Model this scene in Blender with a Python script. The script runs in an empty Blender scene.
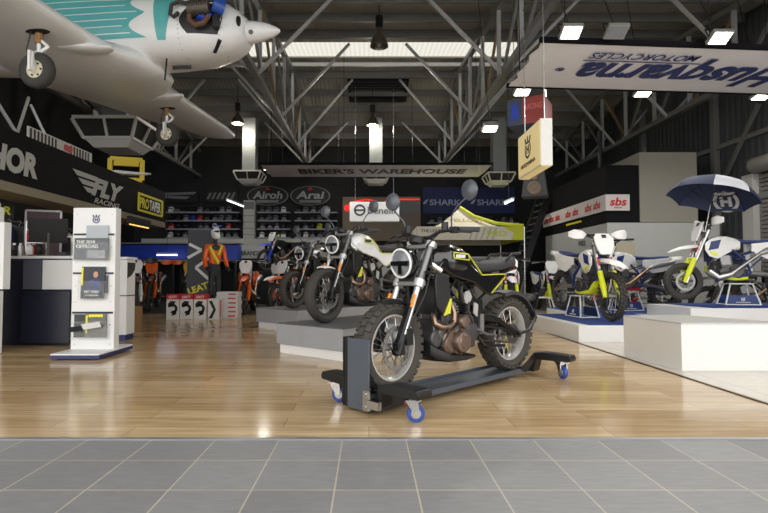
import bpy, math, random
from mathutils import Matrix, Vector
random.seed(7)
PI = math.pi
sc = bpy.context.scene
col = sc.collection
V = Vector

# ------------------------------------------------------------------ materials
def lin(c):
    return tuple((x/255/12.92 if x/255 <= .04045 else ((x/255+.055)/1.055)**2.4) for x in c)
MATS = {}
def mat(name, c, rough=.5, metal=0., var=.06, scale=9., coat=0., emis=None, es=0., trans=0., alpha=1., bump=0., spec=.5):
    if name in MATS: return MATS[name]
    m = bpy.data.materials.new(name); m.use_nodes = True
    nt = m.node_tree; N = nt.nodes; L = nt.links
    b = N['Principled BSDF']
    c = lin(c)
    tc = N.new('ShaderNodeTexCoord'); no = N.new('ShaderNodeTexNoise')
    no.inputs['Scale'].default_value = scale; no.inputs['Detail'].default_value = 4
    L.new(tc.outputs['Object'], no.inputs['Vector'])
    mx = N.new('ShaderNodeMix'); mx.data_type = 'RGBA'
    mx.inputs[6].default_value = tuple(x*(1-var) for x in c)+(1,)
    mx.inputs[7].default_value = tuple(min(1, x*(1+var)) for x in c)+(1,)
    L.new(no.outputs['Fac'], mx.inputs[0]); L.new(mx.outputs[2], b.inputs['Base Color'])
    mr = N.new('ShaderNodeMapRange')
    mr.inputs['To Min'].default_value = max(.02, rough*.85); mr.inputs['To Max'].default_value = min(1, rough*1.15)
    L.new(no.outputs['Fac'], mr.inputs['Value']); L.new(mr.outputs['Result'], b.inputs['Roughness'])
    b.inputs['Metallic'].default_value = metal
    b.inputs['Specular IOR Level'].default_value = spec
    b.inputs['Coat Weight'].default_value = coat
    b.inputs['Transmission Weight'].default_value = trans
    b.inputs['Alpha'].default_value = alpha
    if emis:
        b.inputs['Emission Color'].default_value = lin(emis)+(1,); b.inputs['Emission Strength'].default_value = es
    if bump:
        bp = N.new('ShaderNodeBump'); bp.inputs['Strength'].default_value = bump
        L.new(no.outputs['Fac'], bp.inputs['Height']); L.new(bp.outputs['Normal'], b.inputs['Normal'])
    MATS[name] = m
    return m

black = mat('black_plastic', (24, 24, 26), .45)
gloss_black = mat('gloss_black_paint', (16, 16, 18), .16, coat=.6)
satin_black = mat('satin_black_metal', (30, 31, 34), .35, .4)
rubber = mat('tyre_rubber', (60, 58, 55), .8, var=.2, scale=30)
seat_m = mat('seat_vinyl', (52, 52, 55), .7, var=.15, scale=40)
steel = mat('brushed_steel', (190, 190, 188), .28, 1.)
alu = mat('cast_aluminium', (150, 150, 150), .42, .85, var=.15, scale=20)
dark_metal = mat('dark_engine_metal', (88, 88, 89), .45, .7, var=.2, scale=25)
chrome = mat('chrome', (225, 225, 225), .08, 1.)
bronze = mat('bronze_cover', (126, 108, 97), .38, .75, var=.12)
header_m = mat('heat_tinted_pipe', (152, 128, 110), .32, .9, var=.15)
white_p = mat('white_plastic', (232, 232, 230), .3)
white_s = mat('white_lacquer', (226, 227, 226), .35, var=.03)
white_paint = mat('white_tank_paint', (230, 232, 232), .18, coat=.5)
silver_paint = mat('silver_tank_paint', (168, 170, 172), .22, .7, coat=.4)
yellow_line = mat('yellow_pinstripe', (214, 214, 60), .4)
neon_yel = mat('fluoro_yellow_plastic', (222, 232, 40), .35)
orange_p = mat('orange_plastic', (236, 98, 22), .35)
red_p = mat('red_plastic', (196, 30, 34), .4)
blue_p = mat('navy_blue_plastic', (26, 46, 104), .4)
bright_blue = mat('bright_blue_plastic', (30, 66, 190), .4)
amber = mat('amber_reflector', (240, 140, 20), .2)
lens_m = mat('headlight_lens', (122, 126, 130), .12, .0)
rim_alu = mat('polished_rim_alloy', (206, 206, 203), .3, .45)
dusty = mat('dusty_knobbly_rubber', (68, 65, 60), .85, var=.2, scale=30)
ring_m = mat('headlight_ring', (240, 240, 240), .25)
navy = mat('navy_laminate', (24, 28, 44), .35)
navy_edge = mat('navy_edge_band', (40, 50, 96), .45)
carpet_blue = mat('blue_carpet', (38, 62, 128), .95, var=.25, scale=160, bump=.3)
wood_dark = mat('dark_slab', (50, 46, 42), .6)
paper_w = mat('white_paper', (226, 226, 224), .7)
paper_g = mat('grey_print', (88, 94, 98), .5, var=.45, scale=14)
paper_d = mat('dark_print', (34, 40, 50), .45, var=.5, scale=16)
paper_y = mat('yellow_print', (232, 222, 40), .5)
text_w = mat('white_lettering', (228, 228, 226), .5)
text_g = mat('grey_lettering', (172, 172, 166), .5)
text_navy = mat('navy_lettering', (34, 46, 108), .5)
text_dark = mat('charcoal_lettering', (42, 44, 50), .5)
text_red = mat('red_lettering', (196, 34, 40), .5)
text_yel = mat('yellow_lettering', (226, 216, 44), .5)
text_black = mat('black_lettering', (18, 18, 20), .5)
acrylic = mat('clear_acrylic', (235, 240, 240), .06, alpha=.05)
pu_blue = mat('blue_polyurethane', (42, 74, 150), .45)
trolley_m = mat('charcoal_powder_coat', (82, 89, 99), .4, .2)
trolley_b = mat('black_powder_coat', (26, 27, 29), .4, .2)
skin = mat('skin', (196, 150, 124), .6)

# ------------------------------------------------------------------ mesh builder
class MB:
    def __init__(s): s.v = []; s.f = []; s.mi = []; s.T = Matrix.Identity(4); s.cur = 0
    def add(s, vs, fs):
        b = len(s.v)
        s.v.extend(tuple(s.T @ V(p)) for p in vs)
        for f in fs: s.f.append(tuple(b+i for i in f)); s.mi.append(s.cur)
        return s
    def box(s, c, d, rot=None):
        x, y, z = d[0]/2, d[1]/2, d[2]/2
        R = rot if rot else Matrix.Identity(3)
        vs = [V(c)+R @ V((i*x, j*y, k*z)) for i in (-1, 1) for j in (-1, 1) for k in (-1, 1)]
        return s.add(vs, [(0, 1, 3, 2), (4, 6, 7, 5), (0, 4, 5, 1), (2, 3, 7, 6), (0, 2, 6, 4), (1, 5, 7, 3)])
    def bar(s, a, b, w, h=None, up=(0, 0, 1)):
        a, b = V(a), V(b); h = h or w
        d = (b-a); ln = d.length; d = d.normalized()
        u = V(up)
        if abs(d.dot(u)) > .98: u = V((1, 0, 0))
        sx = d.cross(u).normalized(); u = sx.cross(d)
        R = Matrix((d, sx, u)).transposed()
        return s.box((a+b)/2, (ln, w, h), R)
    def tube(s, pts, r, n=8, closed=False):
        P = [V(p) for p in pts]; k = len(P)
        rs = r if isinstance(r, (list, tuple)) else [r]*k
        vs = []; prev = None
        for i in range(k):
            if closed: t = P[(i+1) % k]-P[i-1]
            else: t = (P[min(i+1, k-1)]-P[max(i-1, 0)])
            t = t.normalized() if t.length > 1e-9 else V((0, 0, 1))
            if prev is None:
                u = V((0, 0, 1)) if abs(t.z) < .9 else V((1, 0, 0))
                u = (u-t*u.dot(t)).normalized()
            else:
                u = (prev-t*prev.dot(t)).normalized()
            prev = u; w = t.cross(u)
            for j in range(n):
                a = 2*PI*j/n
                vs.append(P[i]+(u*math.cos(a)+w*math.sin(a))*rs[i])
        fs = []
        m = k if closed else k-1
        for i in range(m):
            for j in range(n):
                a, b = i*n+j, i*n+(j+1) % n
                c, d = ((i+1) % k)*n+(j+1) % n, ((i+1) % k)*n+j
                fs.append((a, b, c, d))
        if not closed:
            fs.append(tuple(range(n-1, -1, -1))); fs.append(tuple((k-1)*n+j for j in range(n)))
        return s.add(vs, fs)
    def cyl(s, a, b, r, r2=None, n=14): return s.tube([a, b], [r, r if r2 is None else r2], n)
    def lathe(s, prof, o, ax, n=24, cap=False, closed=False):
        o = V(o); ax = V(ax).normalized()
        u = V((0, 0, 1)) if abs(ax.z) < .9 else V((1, 0, 0))
        u = (u-ax*u.dot(ax)).normalized(); w = ax.cross(u)
        vs = []; k = len(prof)
        for j in range(n):
            a = 2*PI*j/n; e = u*math.cos(a)+w*math.sin(a)
            for (r, h) in prof: vs.append(o+ax*h+e*r)
        fs = []
        m = k if closed else k-1
        for j in range(n):
            j2 = (j+1) % n
            for i in range(m): fs.append((j*k+i, j2*k+i, j2*k+(i+1) % k, j*k+(i+1) % k))
        if cap:
            fs.append(tuple(j*k for j in range(n-1, -1, -1))); fs.append(tuple(j*k+k-1 for j in range(n)))
        return s.add(vs, fs)
    def ell(s, c, r, n=16, m=10, rot=None):
        R = rot if rot else Matrix.Identity(3)
        vs = []; fs = []
        for i in range(m+1):
            t = PI*i/m
            for j in range(n):
                a = 2*PI*j/n
                vs.append(V(c)+R @ V((r[0]*math.sin(t)*math.cos(a), r[1]*math.sin(t)*math.sin(a), r[2]*math.cos(t))))
        for i in range(m):
            for j in range(n): fs.append((i*n+j, (i+1)*n+j, (i+1)*n+(j+1) % n, i*n+(j+1) % n))
        return s.add(vs, fs)
    def loft(s, rings, cap=True):
        k = len(rings[0]); vs = [p for r in rings for p in r]; fs = []
        for i in range(len(rings)-1):
            for j in range(k): fs.append((i*k+j, i*k+(j+1) % k, (i+1)*k+(j+1) % k, (i+1)*k+j))
        if cap:
            fs.append(tuple(range(k-1, -1, -1))); fs.append(tuple((len(rings)-1)*k+j for j in range(k)))
        return s.add(vs, fs)
    def secx(s, secs, n=20, e=2.6):
        """loft along x: (x, z_low, z_high, half_width[, y_centre])"""
        rings = []
        for q in secs:
            x, z0, z1, hw = q[:4]; yc = q[4] if len(q) > 4 else 0
            ring = []
            for j in range(n):
                a = 2*PI*j/n; ca, sa = math.cos(a), math.sin(a)
                ring.append((x, yc+hw*math.copysign(abs(ca)**(2/e), ca), (z0+z1)/2+(z1-z0)/2*math.copysign(abs(sa)**(2/e), sa)))
            rings.append(ring)
        return s.loft(rings)
    def prism(s, poly, o, ex, ey, t0, t1):
        """polygon in the frame (o, ex, ey) drawn out along ex x ey from t0 to t1"""
        o, ex, ey = V(o), V(ex), V(ey); ez = ex.cross(ey).normalized(); k = len(poly)
        vs = [o+ex*x+ey*y+ez*t0 for x, y in poly]+[o+ex*x+ey*y+ez*t1 for x, y in poly]
        fs = [tuple(range(k-1, -1, -1)), tuple(range(k, 2*k))]
        fs += [(i, (i+1) % k, k+(i+1) % k, k+i) for i in range(k)]
        return s.add(vs, fs)
    def build(s, name, m, parent=None, smooth=35, bevel=0, loc=None):
        me = bpy.data.meshes.new(name)
        me.from_pydata(s.v, [], s.f)
        ms = m if isinstance(m, (list, tuple)) else [m]
        for x in ms: me.materials.append(x)
        if len(ms) > 1: me.polygons.foreach_set('material_index', s.mi)
        me.update()
        import bmesh
        bm = bmesh.new(); bm.from_mesh(me); bmesh.ops.recalc_face_normals(bm, faces=bm.faces); bm.to_mesh(me); bm.free()
        if smooth:
            me.shade_smooth(); me.set_sharp_from_angle(angle=math.radians(smooth))
        o = bpy.data.objects.new(name, me); col.objects.link(o)
        if parent: o.parent = parent
        if loc: o.location = loc
        if bevel:
            b = o.modifiers.new('edge', 'BEVEL'); b.width = bevel; b.segments = 2; b.limit_method = 'ANGLE'
        return o

def tag(o, label, cat, group=None):
    o['label'] = label; o['category'] = cat
    if group: o['group'] = group
    return o
def thing(name, label, cat, loc=(0, 0, 0), rot=0, group=None):
    o = bpy.data.objects.new(name, None); col.objects.link(o); o.empty_display_size = .2
    o.location = loc; o.rotation_euler = rot if isinstance(rot, (tuple, list)) else (0, 0, rot)
    return tag(o, label, cat, group)
def struct(o): o['kind'] = 'structure'; return o
def copy_tree(o, parent=None):
    c = o.copy(); col.objects.link(c)
    if parent: c.parent = parent
    for ch in list(o.children): copy_tree(ch, c)
    return c

# text and emblem meshes ------------------------------------------------------
def text_mesh(body, w, h, bold=0., shear=0., depth=.002):
    cu = bpy.data.curves.new('lettering', 'FONT'); cu.body = body; cu.offset = bold; cu.shear = shear; cu.extrude = depth
    cu.resolution_u = 3
    ob = bpy.data.objects.new('lettering', cu); col.objects.link(ob)
    bpy.context.view_layer.update()
    dg = bpy.context.evaluated_depsgraph_get()
    me = bpy.data.meshes.new_from_object(ob.evaluated_get(dg))
    bpy.data.objects.remove(ob); bpy.data.curves.remove(cu)
    xs = [v.co.x for v in me.vertices]; ys = [v.co.y for v in me.vertices]
    x0, x1, y0, y1 = min(xs), max(xs), min(ys), max(ys)
    sx = w/(x1-x0); sy = h/(y1-y0) if h else sx
    for v in me.vertices:
        v.co.x = (v.co.x-(x0+x1)/2)*sx; v.co.y = (v.co.y-(y0+y1)/2)*sy
    return me
def text(body, o, ex, ey, w, h, m, parent=None, name='lettering', bold=.012, shear=0., depth=.002):
    me = text_mesh(body, w, h, bold, shear, depth); me.materials.append(m)
    ob = bpy.data.objects.new(name, me); col.objects.link(ob)
    ex, ey = V(ex).normalized(), V(ey).normalized(); ez = ex.cross(ey)
    M = Matrix((ex, ey, ez)).transposed().to_4x4(); M.translation = V(o)
    me.transform(M)
    if parent: ob.parent = parent
    return ob
def arc_band(mb, o, ex, ey, r0, r1, a0, a1, t, n=24):
    pts = [(r1*math.cos(a0+(a1-a0)*i/n), r1*math.sin(a0+(a1-a0)*i/n)) for i in range(n+1)]
    pin = [(r0*math.cos(a0+(a1-a0)*i/n), r0*math.sin(a0+(a1-a0)*i/n)) for i in range(n+1)]
    for i in range(n):
        mb.prism([pts[i], pts[i+1], pin[i+1], pin[i]], o, ex, ey, 0, t)
def crown_emblem(o, ex, ey, s, m, parent, name='crown_emblem', t=.002):
    """a gun-sight ring open at the top with an H inside and a three pointed crown, s = height"""
    mb = MB(); ex, ey = V(ex).normalized()*s, V(ey).normalized()*s; t = t
    arc_band(mb, V(o)-ey*.08, ex, ey, .29, .39, math.radians(140), math.radians(400), t)
    for x in (-.12, .12): mb.prism([(x-.05, -.26), (x+.05, -.26), (x+.05, .10), (x-.05, .10)], o, ex, ey, 0, t)
    mb.prism([(-.1, -.12), (.1, -.12), (.1, -.03), (-.1, -.03)], o, ex, ey, 0, t)
    for x, y, a in ((-.30, .33, .42), (0, .36, 0), (.30, .33, -.42)):
        c, q = math.cos(a), math.sin(a)
        def R(px, py): return (x+px*c-py*q, y+px*q+py*c)
        mb.prism([R(-.05, -.16), R(.05, -.16), R(.07, .08), R(0, .15), R(-.07, .08)], o, ex, ey, 0, t)
    mb.prism([(-.30, .17), (.30, .17), (.27, .26), (-.27, .26)], o, ex, ey, 0, t)
    return mb.build(name, m, parent, smooth=0)
X, Y, Z = V((1, 0, 0)), V((0, 1, 0)), V((0, 0, 1))
nX, nY, nZ = -X, -Y, -Z
# ------------------------------------------------------------------ wheels
def wheel(parent, loc, R, rim_r, w, tyre='road', rim_m=None, steer=0, spokes=18, disc=.15, disc_side=1, hub_m=None, sprocket=False, n=40):
    root = bpy.data.objects.new('wheel', None); col.objects.link(root); root.parent = parent; root.location = loc
    root.rotation_euler = (0, 0, steer)
    mb = MB(); hw = w/2; sh = R-rim_r
    if tyre == 'road':
        prof = [(rim_r, -hw*.62), (rim_r+sh*.45, -hw), (R-sh*.22, -hw*.86), (R-sh*.04, -hw*.45), (R, 0), (R-sh*.04, hw*.45), (R-sh*.22, hw*.86), (rim_r+sh*.45, hw), (rim_r, hw*.62)]
        mb.lathe(prof, (0, 0, 0), (0, 1, 0), n)
    else:
        k = .014 if tyre == 'rally' else .02
        Rb = R-k
        prof = [(rim_r, -hw*.62), (rim_r+sh*.45, -hw*.95), (Rb-sh*.18, -hw*.85), (Rb, -hw*.4), (Rb+.002, 0), (Rb, hw*.4), (Rb-sh*.18, hw*.85), (rim_r+sh*.45, hw*.95), (rim_r, hw*.62)]
        mb.lathe(prof, (0, 0, 0), (0, 1, 0), n)
        nb = 30 if tyre == 'rally' else 34
        bl = 2*PI*R/nb*(.62 if tyre == 'rally' else .45)
        for i in range(nb):
            for (fy, dr, wd, off) in ((0, 0, .44, 0), (-.68, .012, .42, .5), (.68, .012, .42, .5)):
                a = 2*PI*(i+off)/nb
                er = V((math.cos(a), 0, math.sin(a))); et = V((-math.sin(a), 0, math.cos(a)))
                tilt = fy*.55
                e1 = (er*math.cos(tilt)+V((0, 1, 0))*math.sin(tilt)); e2 = e1.cross(et)
                Rm = Matrix((et, e2, e1)).transposed()
                mb.box(er*(R-k*.9-dr)+V((0, fy*hw, 0)), (bl, wd*w*.62, k*2.2), Rm)
    mb.build('tyre', dusty if tyre == 'rally' else rubber, root, 40)
    rm = rim_m or steel
    mb = MB(); rw = hw*.62
    mb.lathe([(rim_r+.006, -rw), (rim_r-.012, -rw), (rim_r-.022, -rw*.5), (rim_r-.03, 0), (rim_r-.022, rw*.5), (rim_r-.012, rw), (rim_r+.006, rw)], (0, 0, 0), (0, 1, 0), n)
    mb.build('rim', rm, root, 40)
    mb = MB(); mb.lathe([(.0, -.06), (.03, -.06), (.04, -.045), (.026, -.03), (.026, .03), (.04, .045), (.03, .06), (.0, .06)], (0, 0, 0), (0, 1, 0), 16)
    mb.build('hub', hub_m or alu, root)
    mb = MB()
    for i in range(spokes):
        a = 2*PI*i/spokes; sd = 1 if i % 2 else -1; b = a+(.5 if (i//2) % 2 else -.5)
        mb.tube([(.036*math.cos(b), sd*.045, .036*math.sin(b)), ((rim_r-.024)*math.cos(a), sd*.008, (rim_r-.024)*math.sin(a))], .0028, 4)
    mb.build('spoke', steel, root)
    if disc:
        mb = MB(); y = .075*disc_side
        mb.lathe([(disc-.035, y-.003), (disc, y-.003), (disc, y+.003), (disc-.035, y+.003)], (0, 0, 0), (0, 1, 0), 28, closed=True)
        for i in range(8):
            a = 2*PI*i/8; mb.bar((.045*math.cos(a), y*.9, .045*math.sin(a)), ((disc-.03)*math.cos(a+.3), y, (disc-.03)*math.sin(a+.3)), .012, .006)
        bd = mb.build('brake_disc', alu, root)
        mb = MB()
        for i in range(20):
            a = 2*PI*i/20; q = disc-(.010 if i % 2 else .024); mb.cyl((q*math.cos(a), y-.0035, q*math.sin(a)), (q*math.cos(a), y+.0035, q*math.sin(a)), .0045, None, 6)
        mb.lathe([(.0, .0), (.045, .0), (.06, -.004), (.045, .004)], (0, y, 0), (0, 1, 0), 18)
        mb.build('disc_hole', gloss_black, bd) if False else mb.build('disc_carrier', gloss_black, root)
    if sprocket:
        mb = MB(); mb.lathe([(.04, .072), (.085, .072), (.085, .08), (.04, .08)], (0, 0, 0), (0, 1, 0), 24, closed=True); mb.build('sprocket', dark_metal, root)
    return root

def sym(f):
    for s_ in (1, -1): f(s_)

# ------------------------------------------------------------------ the naked street bike
def street_bike(label, loc, heading, tank_m, group, tyre='road', stripe_m=None, panel_m=None, clip_on=False, fender_m=None, badge=True, detail=True, ring=None):
    g = thing('motorcycle', label, 'motorcycle', loc, heading, group)
    R = .322
    wheel(g, (.735, 0, R), R, .235, .142 if tyre != 'road' else .13, tyre, rim_alu if tyre != 'road' else mat('dark_rim', (70, 70, 72), .35, .5), .10, 24, .158, 1)
    wheel(g, (-.677, 0, R), R, .235, .17, tyre, rim_alu if tyre != 'road' else mat('dark_rim', (70, 70, 72), .35, .5), 0, 24, .11, -1, sprocket=True)
    ax = V((.742, 0, R)); top = V((.408, 0, 1.075)); d = (top-ax).normalized()
    for s_ in (1, -1):
        y = .105*s_
        def P(t, dx=0): 
            p = ax+(top-ax)*t; return (p.x+dx, y, p.z)
        mb = MB(); mb.cyl(P(-.05), P(.13), .032, .026); mb.box(P(0), (.07, .05, .085)); mb.loft([[(P(t_)[0]+.030+dx_, y+dy_, P(t_)[2]) for dx_, dy_ in ((-.012, -.026), (.012, -.02), (.016, 0), (.012, .02), (-.012, .026), (.004, 0))] for t_ in (.02, .15, .30, .42)])
        leg = mb.build('fork_leg', satin_black, g)
        mb = MB(); mb.cyl(P(.12), P(.60), .0215); mb.build('stanchion', mat('bright_stanchion', (212, 212, 210), .2, .6), leg); mb = MB(); mb.cyl(P(.60), P(.99), .0275); mb.build('fork_tube', mat('grey_fork_tube', (120, 121, 122), .3, .6), leg)
        mb = MB(); mb.tube([(P(.38)[0]+.03, y+.025*s_, P(.38)[2]), (P(.5)[0]+.03, y+.025*s_, P(.5)[2])], .012, 8); mb.build('reflector', amber, leg)
        for q0, q1, rr in ((.955, 1.01, .038), (.57, .64, .04)):
            mb = MB(); mb.cyl(P(q0), P(q1), rr); mb.build('clamp_ring', mat('pale_clamp_alloy', (205, 206, 206), .35, .5), leg)
    mb = MB()
    for t in (.6, .97):
        p = ax+(top-ax)*t; mb.box((p.x-.01, 0, p.z), (.09, .25, .035))
    mb.bar(ax+(top-ax)*.6-V((.05, 0, 0)), ax+(top-ax)*.97-V((.05, 0, 0)), .05)
    mb.build('triple_clamp', alu, g, bevel=.006)
    # headlight
    mb = MB(); c = V((.60, 0, .925)); r = .118
    mb.lathe([(0, -.10), (.06, -.10), (.10, -.06), (r, -.01), (r, .012), (r*.9, .02)], c, (1, 0, -.08), 28)
    hl = mb.build('headlight', gloss_black, g)
    mb = MB(); mb.lathe([(r*.82, .010), (r*.82, .028), (r*.93, .026), (r*.93, .010)], c, (1, 0, -.08), 32, closed=True); mb.build('light_ring', ring_m if ring is None else ring, hl)
    mb = MB(); mb.lathe([(0, .034), (r*.4, .03), (r*.8, .016), (r*.8, .0)], c, (1, 0, -.08), 28); mb.build('lens', lens_m, hl)
    mb = MB(); mb.box(c+V((.034, 0, -.004)), (.012, r*1.55, .034)); mb.box(c+V((.03, 0, -.05)), (.012, .03, .07)); mb.build('lens_bar', gloss_black, hl)
    mb = MB(); mb.box((.52, 0, .92), (.1, .2, .05)); mb.box((.53, 0, .80), (.07, .18, .08)); mb.build('headlight_bracket', black, g, bevel=.008)
    mb = MB(); mb.lathe([(0, -.03), (.055, -.03), (.06, 0), (.055, .02), (0, .022)], (.45, 0, 1.10), (-.35, 0, 1), 20); mb.build('dashboard', black, g)
    # handlebar
    hz = 1.10 if not clip_on else 1.03
    def HB(s_): return [(.40, 0, hz+.02), (.39, .07*s_, hz+.02), (.37, .16*s_, hz+.06), (.31, .27*s_, hz+.075), (.24, .42*s_, hz+.065)]
    mb = MB(); mb.tube(HB(-1)[::-1]+HB(1)[1:], .013, 8)
    for s_ in (1, -1): mb.box((.37, .05*s_, hz-.005), (.04, .03, .05))
    hb = mb.build('handlebar', black, g)
    for s_ in (1, -1):
        mb = MB(); mb.tube([(.295, .295*s_, hz+.073), (.24, .42*s_, hz+.065)], .019, 10); mb.build('grip', mat('grip_rubber', (70, 70, 72), .8), hb)
        mb = MB(); mb.tube([(.36, .25*s_, hz+.06), (.38, .30*s_, hz+.055), (.33, .42*s_, hz+.04)], .007, 6); mb.box((.315, .255*s_, hz+.07), (.05, .06, .045)); mb.lathe([(0, -.03), (.026, -.03), (.026, .03), (0, .03)], (.35, .19*s_, hz+.1), (0, 0, 1), 12); mb.build('lever', black, hb)
        mb = MB()
        mb.tube([(.32, .23*s_, hz+.08), (.345, .25*s_, hz+.17), (.36, .32*s_, hz+.24), (.33, .385*s_, hz+.30)], .006, 6)
        mb.lathe([(0, -.018), (.045, -.016), (.072, -.004), (.076, .01), (.07, .014), (0, .014)], (.33, .40*s_, hz+.345), (-1, .1*s_, .05), 24)
        mb.build('mirror', mat('mirror_shell', (88, 92, 98), .3, .2), g)
    for s_ in (1, -1):
        mb = MB(); mb.tube([(.5, .1*s_, .86), (.5, .2*s_, .86)], .008, 6); mb.ell((.51, .225*s_, .86), (.035, .022, .022), 10, 6); mb.build('indicator', black, g)
    # tank and body
    mb = MB()
    mb.secx([(.385, .90, .99, .07), (.34, .86, 1.045, .125), (.22, .83, 1.085, .155), (.08, .82, 1.07, .155), (-.04, .82, 1.015, .135), (-.14, .82, .955, .11), (-.17, .83, .94, .09)], 22, 3.2)
    tk = mb.build('tank', tank_m, g, 50)
    for s_ in (1, -1):
        mb = MB()
        poly = [(.36, .90), (.30, .965), (.03, .955), (-.14, .845), (-.46, .855), (-.475, .825), (-.27, .675), (-.215, .685), (-.06, .775), (.20, .83)]
        mb.prism(poly, (0, .128*s_, 0), X, Z, -.016, .016)
        for (x, z) in ((.36, .90),): pass
        pn = mb.build('side_panel', panel_m or gloss_black, g, 30, bevel=.01)
        if stripe_m:
            mb = MB(); mb.tube([(.215, .160*s_, 1.01), (.035, .158*s_, 1.00), (.02, .157*s_, .985), (-.15, .150*s_, .838), (-.455, .150*s_, .846), (-.462, .150*s_, .82), (-.275, .150*s_, .69)], .0055, 6)
            mb.tube([(.035, .160*s_, 1.0), (.035, .166*s_, .955), (.215, .166*s_, .965), (.215, .162*s_, 1.01)], .005, 6)
            mb.build('pinstripe', stripe_m, pn)
        if badge:
            mb = MB(); mb.box((.14, .165*s_, .982), (.11, .006, .026)); mb.build('badge', text_w if tank_m is gloss_black else text_dark, tk)
        mb = MB(); mb.prism([(.42, .80), (.40, .86), (.27, .84), (.24, .62), (.33, .54), (.40, .60)], (0, .145*s_, 0), X, Z, -.014, .014)
        sh = mb.build('radiator_shroud', black, g, bevel=.008)
        if stripe_m:
            mb = MB(); mb.prism([(.262, .66), (.245, .66), (.262, .55), (.335, .535)], (0, .162*s_, 0), X, Z, -.004, .004); mb.build('shroud_edge', stripe_m, sh)
        mb = MB(); mb.tube([(.45, .13*s_, .92), (.36, .155*s_, .865)], .022, 10); mb.build('frame_tip', steel, g)
    mb = MB(); mb.secx([(-.12, .855, .955, .10), (-.22, .85, .95, .13), (-.40, .86, .955, .135), (-.55, .88, .985, .12), (-.70, .905, 1.0, .10), (-.74, .93, .985, .07)], 18, 3.2)
    mb.build('seat', seat_m, g, 50)
    mb = MB(); mb.tube([(-.50, .11, .93), (-.62, .115, 1.02), (-.78, .09, 1.035), (-.80, 0, 1.035), (-.78, -.09, 1.035), (-.62, -.115, 1.02), (-.50, -.11, .93)], .012, 8)
    mb.build('grab_rail', satin_black, g)
    mb = MB(); mb.secx([(-.66, .86, .90, .06), (-.77, .88, .93, .055), (-.80, .885, .92, .05)], 12); tl = mb.build('tail_light', mat('dark_red_lens', (70, 16, 18), .2), g)
    # trellis frame
    mb = MB()
    for s_ in (1, -1):
        y = .095*s_
        mb.tube([(.37, .03*s_, .98), (.25, .08*s_, .90), (-.02, .1*s_, .72), (-.16, .1*s_, .60), (-.16, .1*s_, .42)], .017, 8)
        mb.tube([(.38, .03*s_, .86), (.25, .08*s_, .68), (.05, .1*s_, .62), (-.15, .1*s_, .60)], .015, 8)
        for a, b in (((.25, .90), (.25, .68)), ((.25, .68), (.1, .81)), ((.1, .81), (.05, .62)), ((.05, .62), (-.02, .72))): mb.tube([(a[0], y, a[1]), (b[0], y, b[1])], .011, 6)
        mb.tube([(-.05, y, .75), (-.30, y, .80), (-.66, .07*s_, .90)], .012, 6)
        mb.tube([(-.14, y, .62), (-.32, y, .73), (-.60, .07*s_, .88)], .012, 6)
        mb.prism([(-.08, .62), (-.2, .64), (-.23, .40), (-.12, .36)], (0, y, 0), X, Z, -.014, .014)
    mb.build('frame', satin_black, g)
    # engine
    mb = MB(); mb.box((.08, 0, .36), (.40, .20, .20)); mb.box((.29, 0, .40), (.16, .19, .20)); mb.box((.24, 0, .50), (.10, .22, .10)); mb.cyl((.33, -.10, .36), (.33, .10, .36), .07, None, 16); mb.box((-.06, 0, .44), (.2, .2, .14)); mb.cyl((.10, -.13, .34), (.10, .13, .34), .115, None, 22)
    mb.cyl((-.08, -.11, .38), (-.08, .11, .38), .08, None, 18)
    en = mb.build('engine', dark_metal, g, bevel=.012)
    mb = MB(); mb.T = Matrix.Translation((.17, 0, .53)) @ Matrix.Rotation(math.radians(8), 4, 'Y')
    mb.box((0, 0, .08), (.17, .16, .10))
    for i in range(6): mb.box((0, 0, -.06+i*.022), (.19, .185, .008))
    mb.box((0, 0, 0), (.15, .15, .16)); mb.build('cylinder_block', alu, en)
    mb = MB()
    for s_ in (1, -1):
        mb.lathe([(0, .055), (.05, .055), (.056, .048), (.078, .045), (.086, .03), (.088, 0), (.10, -.005), (.10, -.05)], (.115, .135*s_, .325), (0, s_, 0), 28)
        mb.lathe([(0, .04), (.045, .036), (.055, .02), (.058, -.03)], (.075, .125*s_, .475), (0, s_, 0), 22)
        mb.lathe([(0, .03), (.08, .03), (.10, .01), (.105, -.03)], (.19, .105*s_, .33), (0, s_, 0), 24)
        for i in range(8):
            a = 2*PI*i/8; mb.cyl((.115+.094*math.cos(a), .12*s_, .325+.094*math.sin(a)), (.115+.094*math.cos(a), .15*s_, .325+.094*math.sin(a)), .008, None, 6)
    mb.build('clutch_cover', bronze, en)
    mb = MB(); mb.tube([(.22, .02, .62), (.30, .05, .60), (.37, .09, .53), (.38, .115, .475), (.33, .13, .45), (.24, .135, .445), (.18, .13, .48), (.17, .125, .54), (.17, .10, .6)], .023, 12); mb.build('header_pipe', header_m, en)
    for s_ in (1, -1):
        mb = MB()
        for i in range(9):
            a = 2*PI*i/9; mb.cyl((.27+.06*math.cos(a), .095*s_, .40+.06*math.sin(a)), (.27+.06*math.cos(a), .108*s_, .40+.06*math.sin(a)), .007, None, 6)
        mb.lathe([(.0, .012), (.045, .012), (.055, .0)], (.27, .096*s_, .40), (0, s_, 0), 20)
        mb.build('engine_cover', mat('grey_case', (112, 112, 112), .4, .6), en)
        mb = MB(); mb.tube([(.36, .1*s_, .60), (.30, .15*s_, .52), (.25, .14*s_, .40), (.30, .11*s_, .30)], .009, 6); mb.tube([(-.02, .11*s_, .62), (.02, .14*s_, .55), (-.04, .14*s_, .46)], .011, 6); mb.tube([(.02, .08*s_, .78), (.08, .12*s_, .70), (.05, .12*s_, .62)], .014, 6); mb.build('hose', rubber, en)
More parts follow.
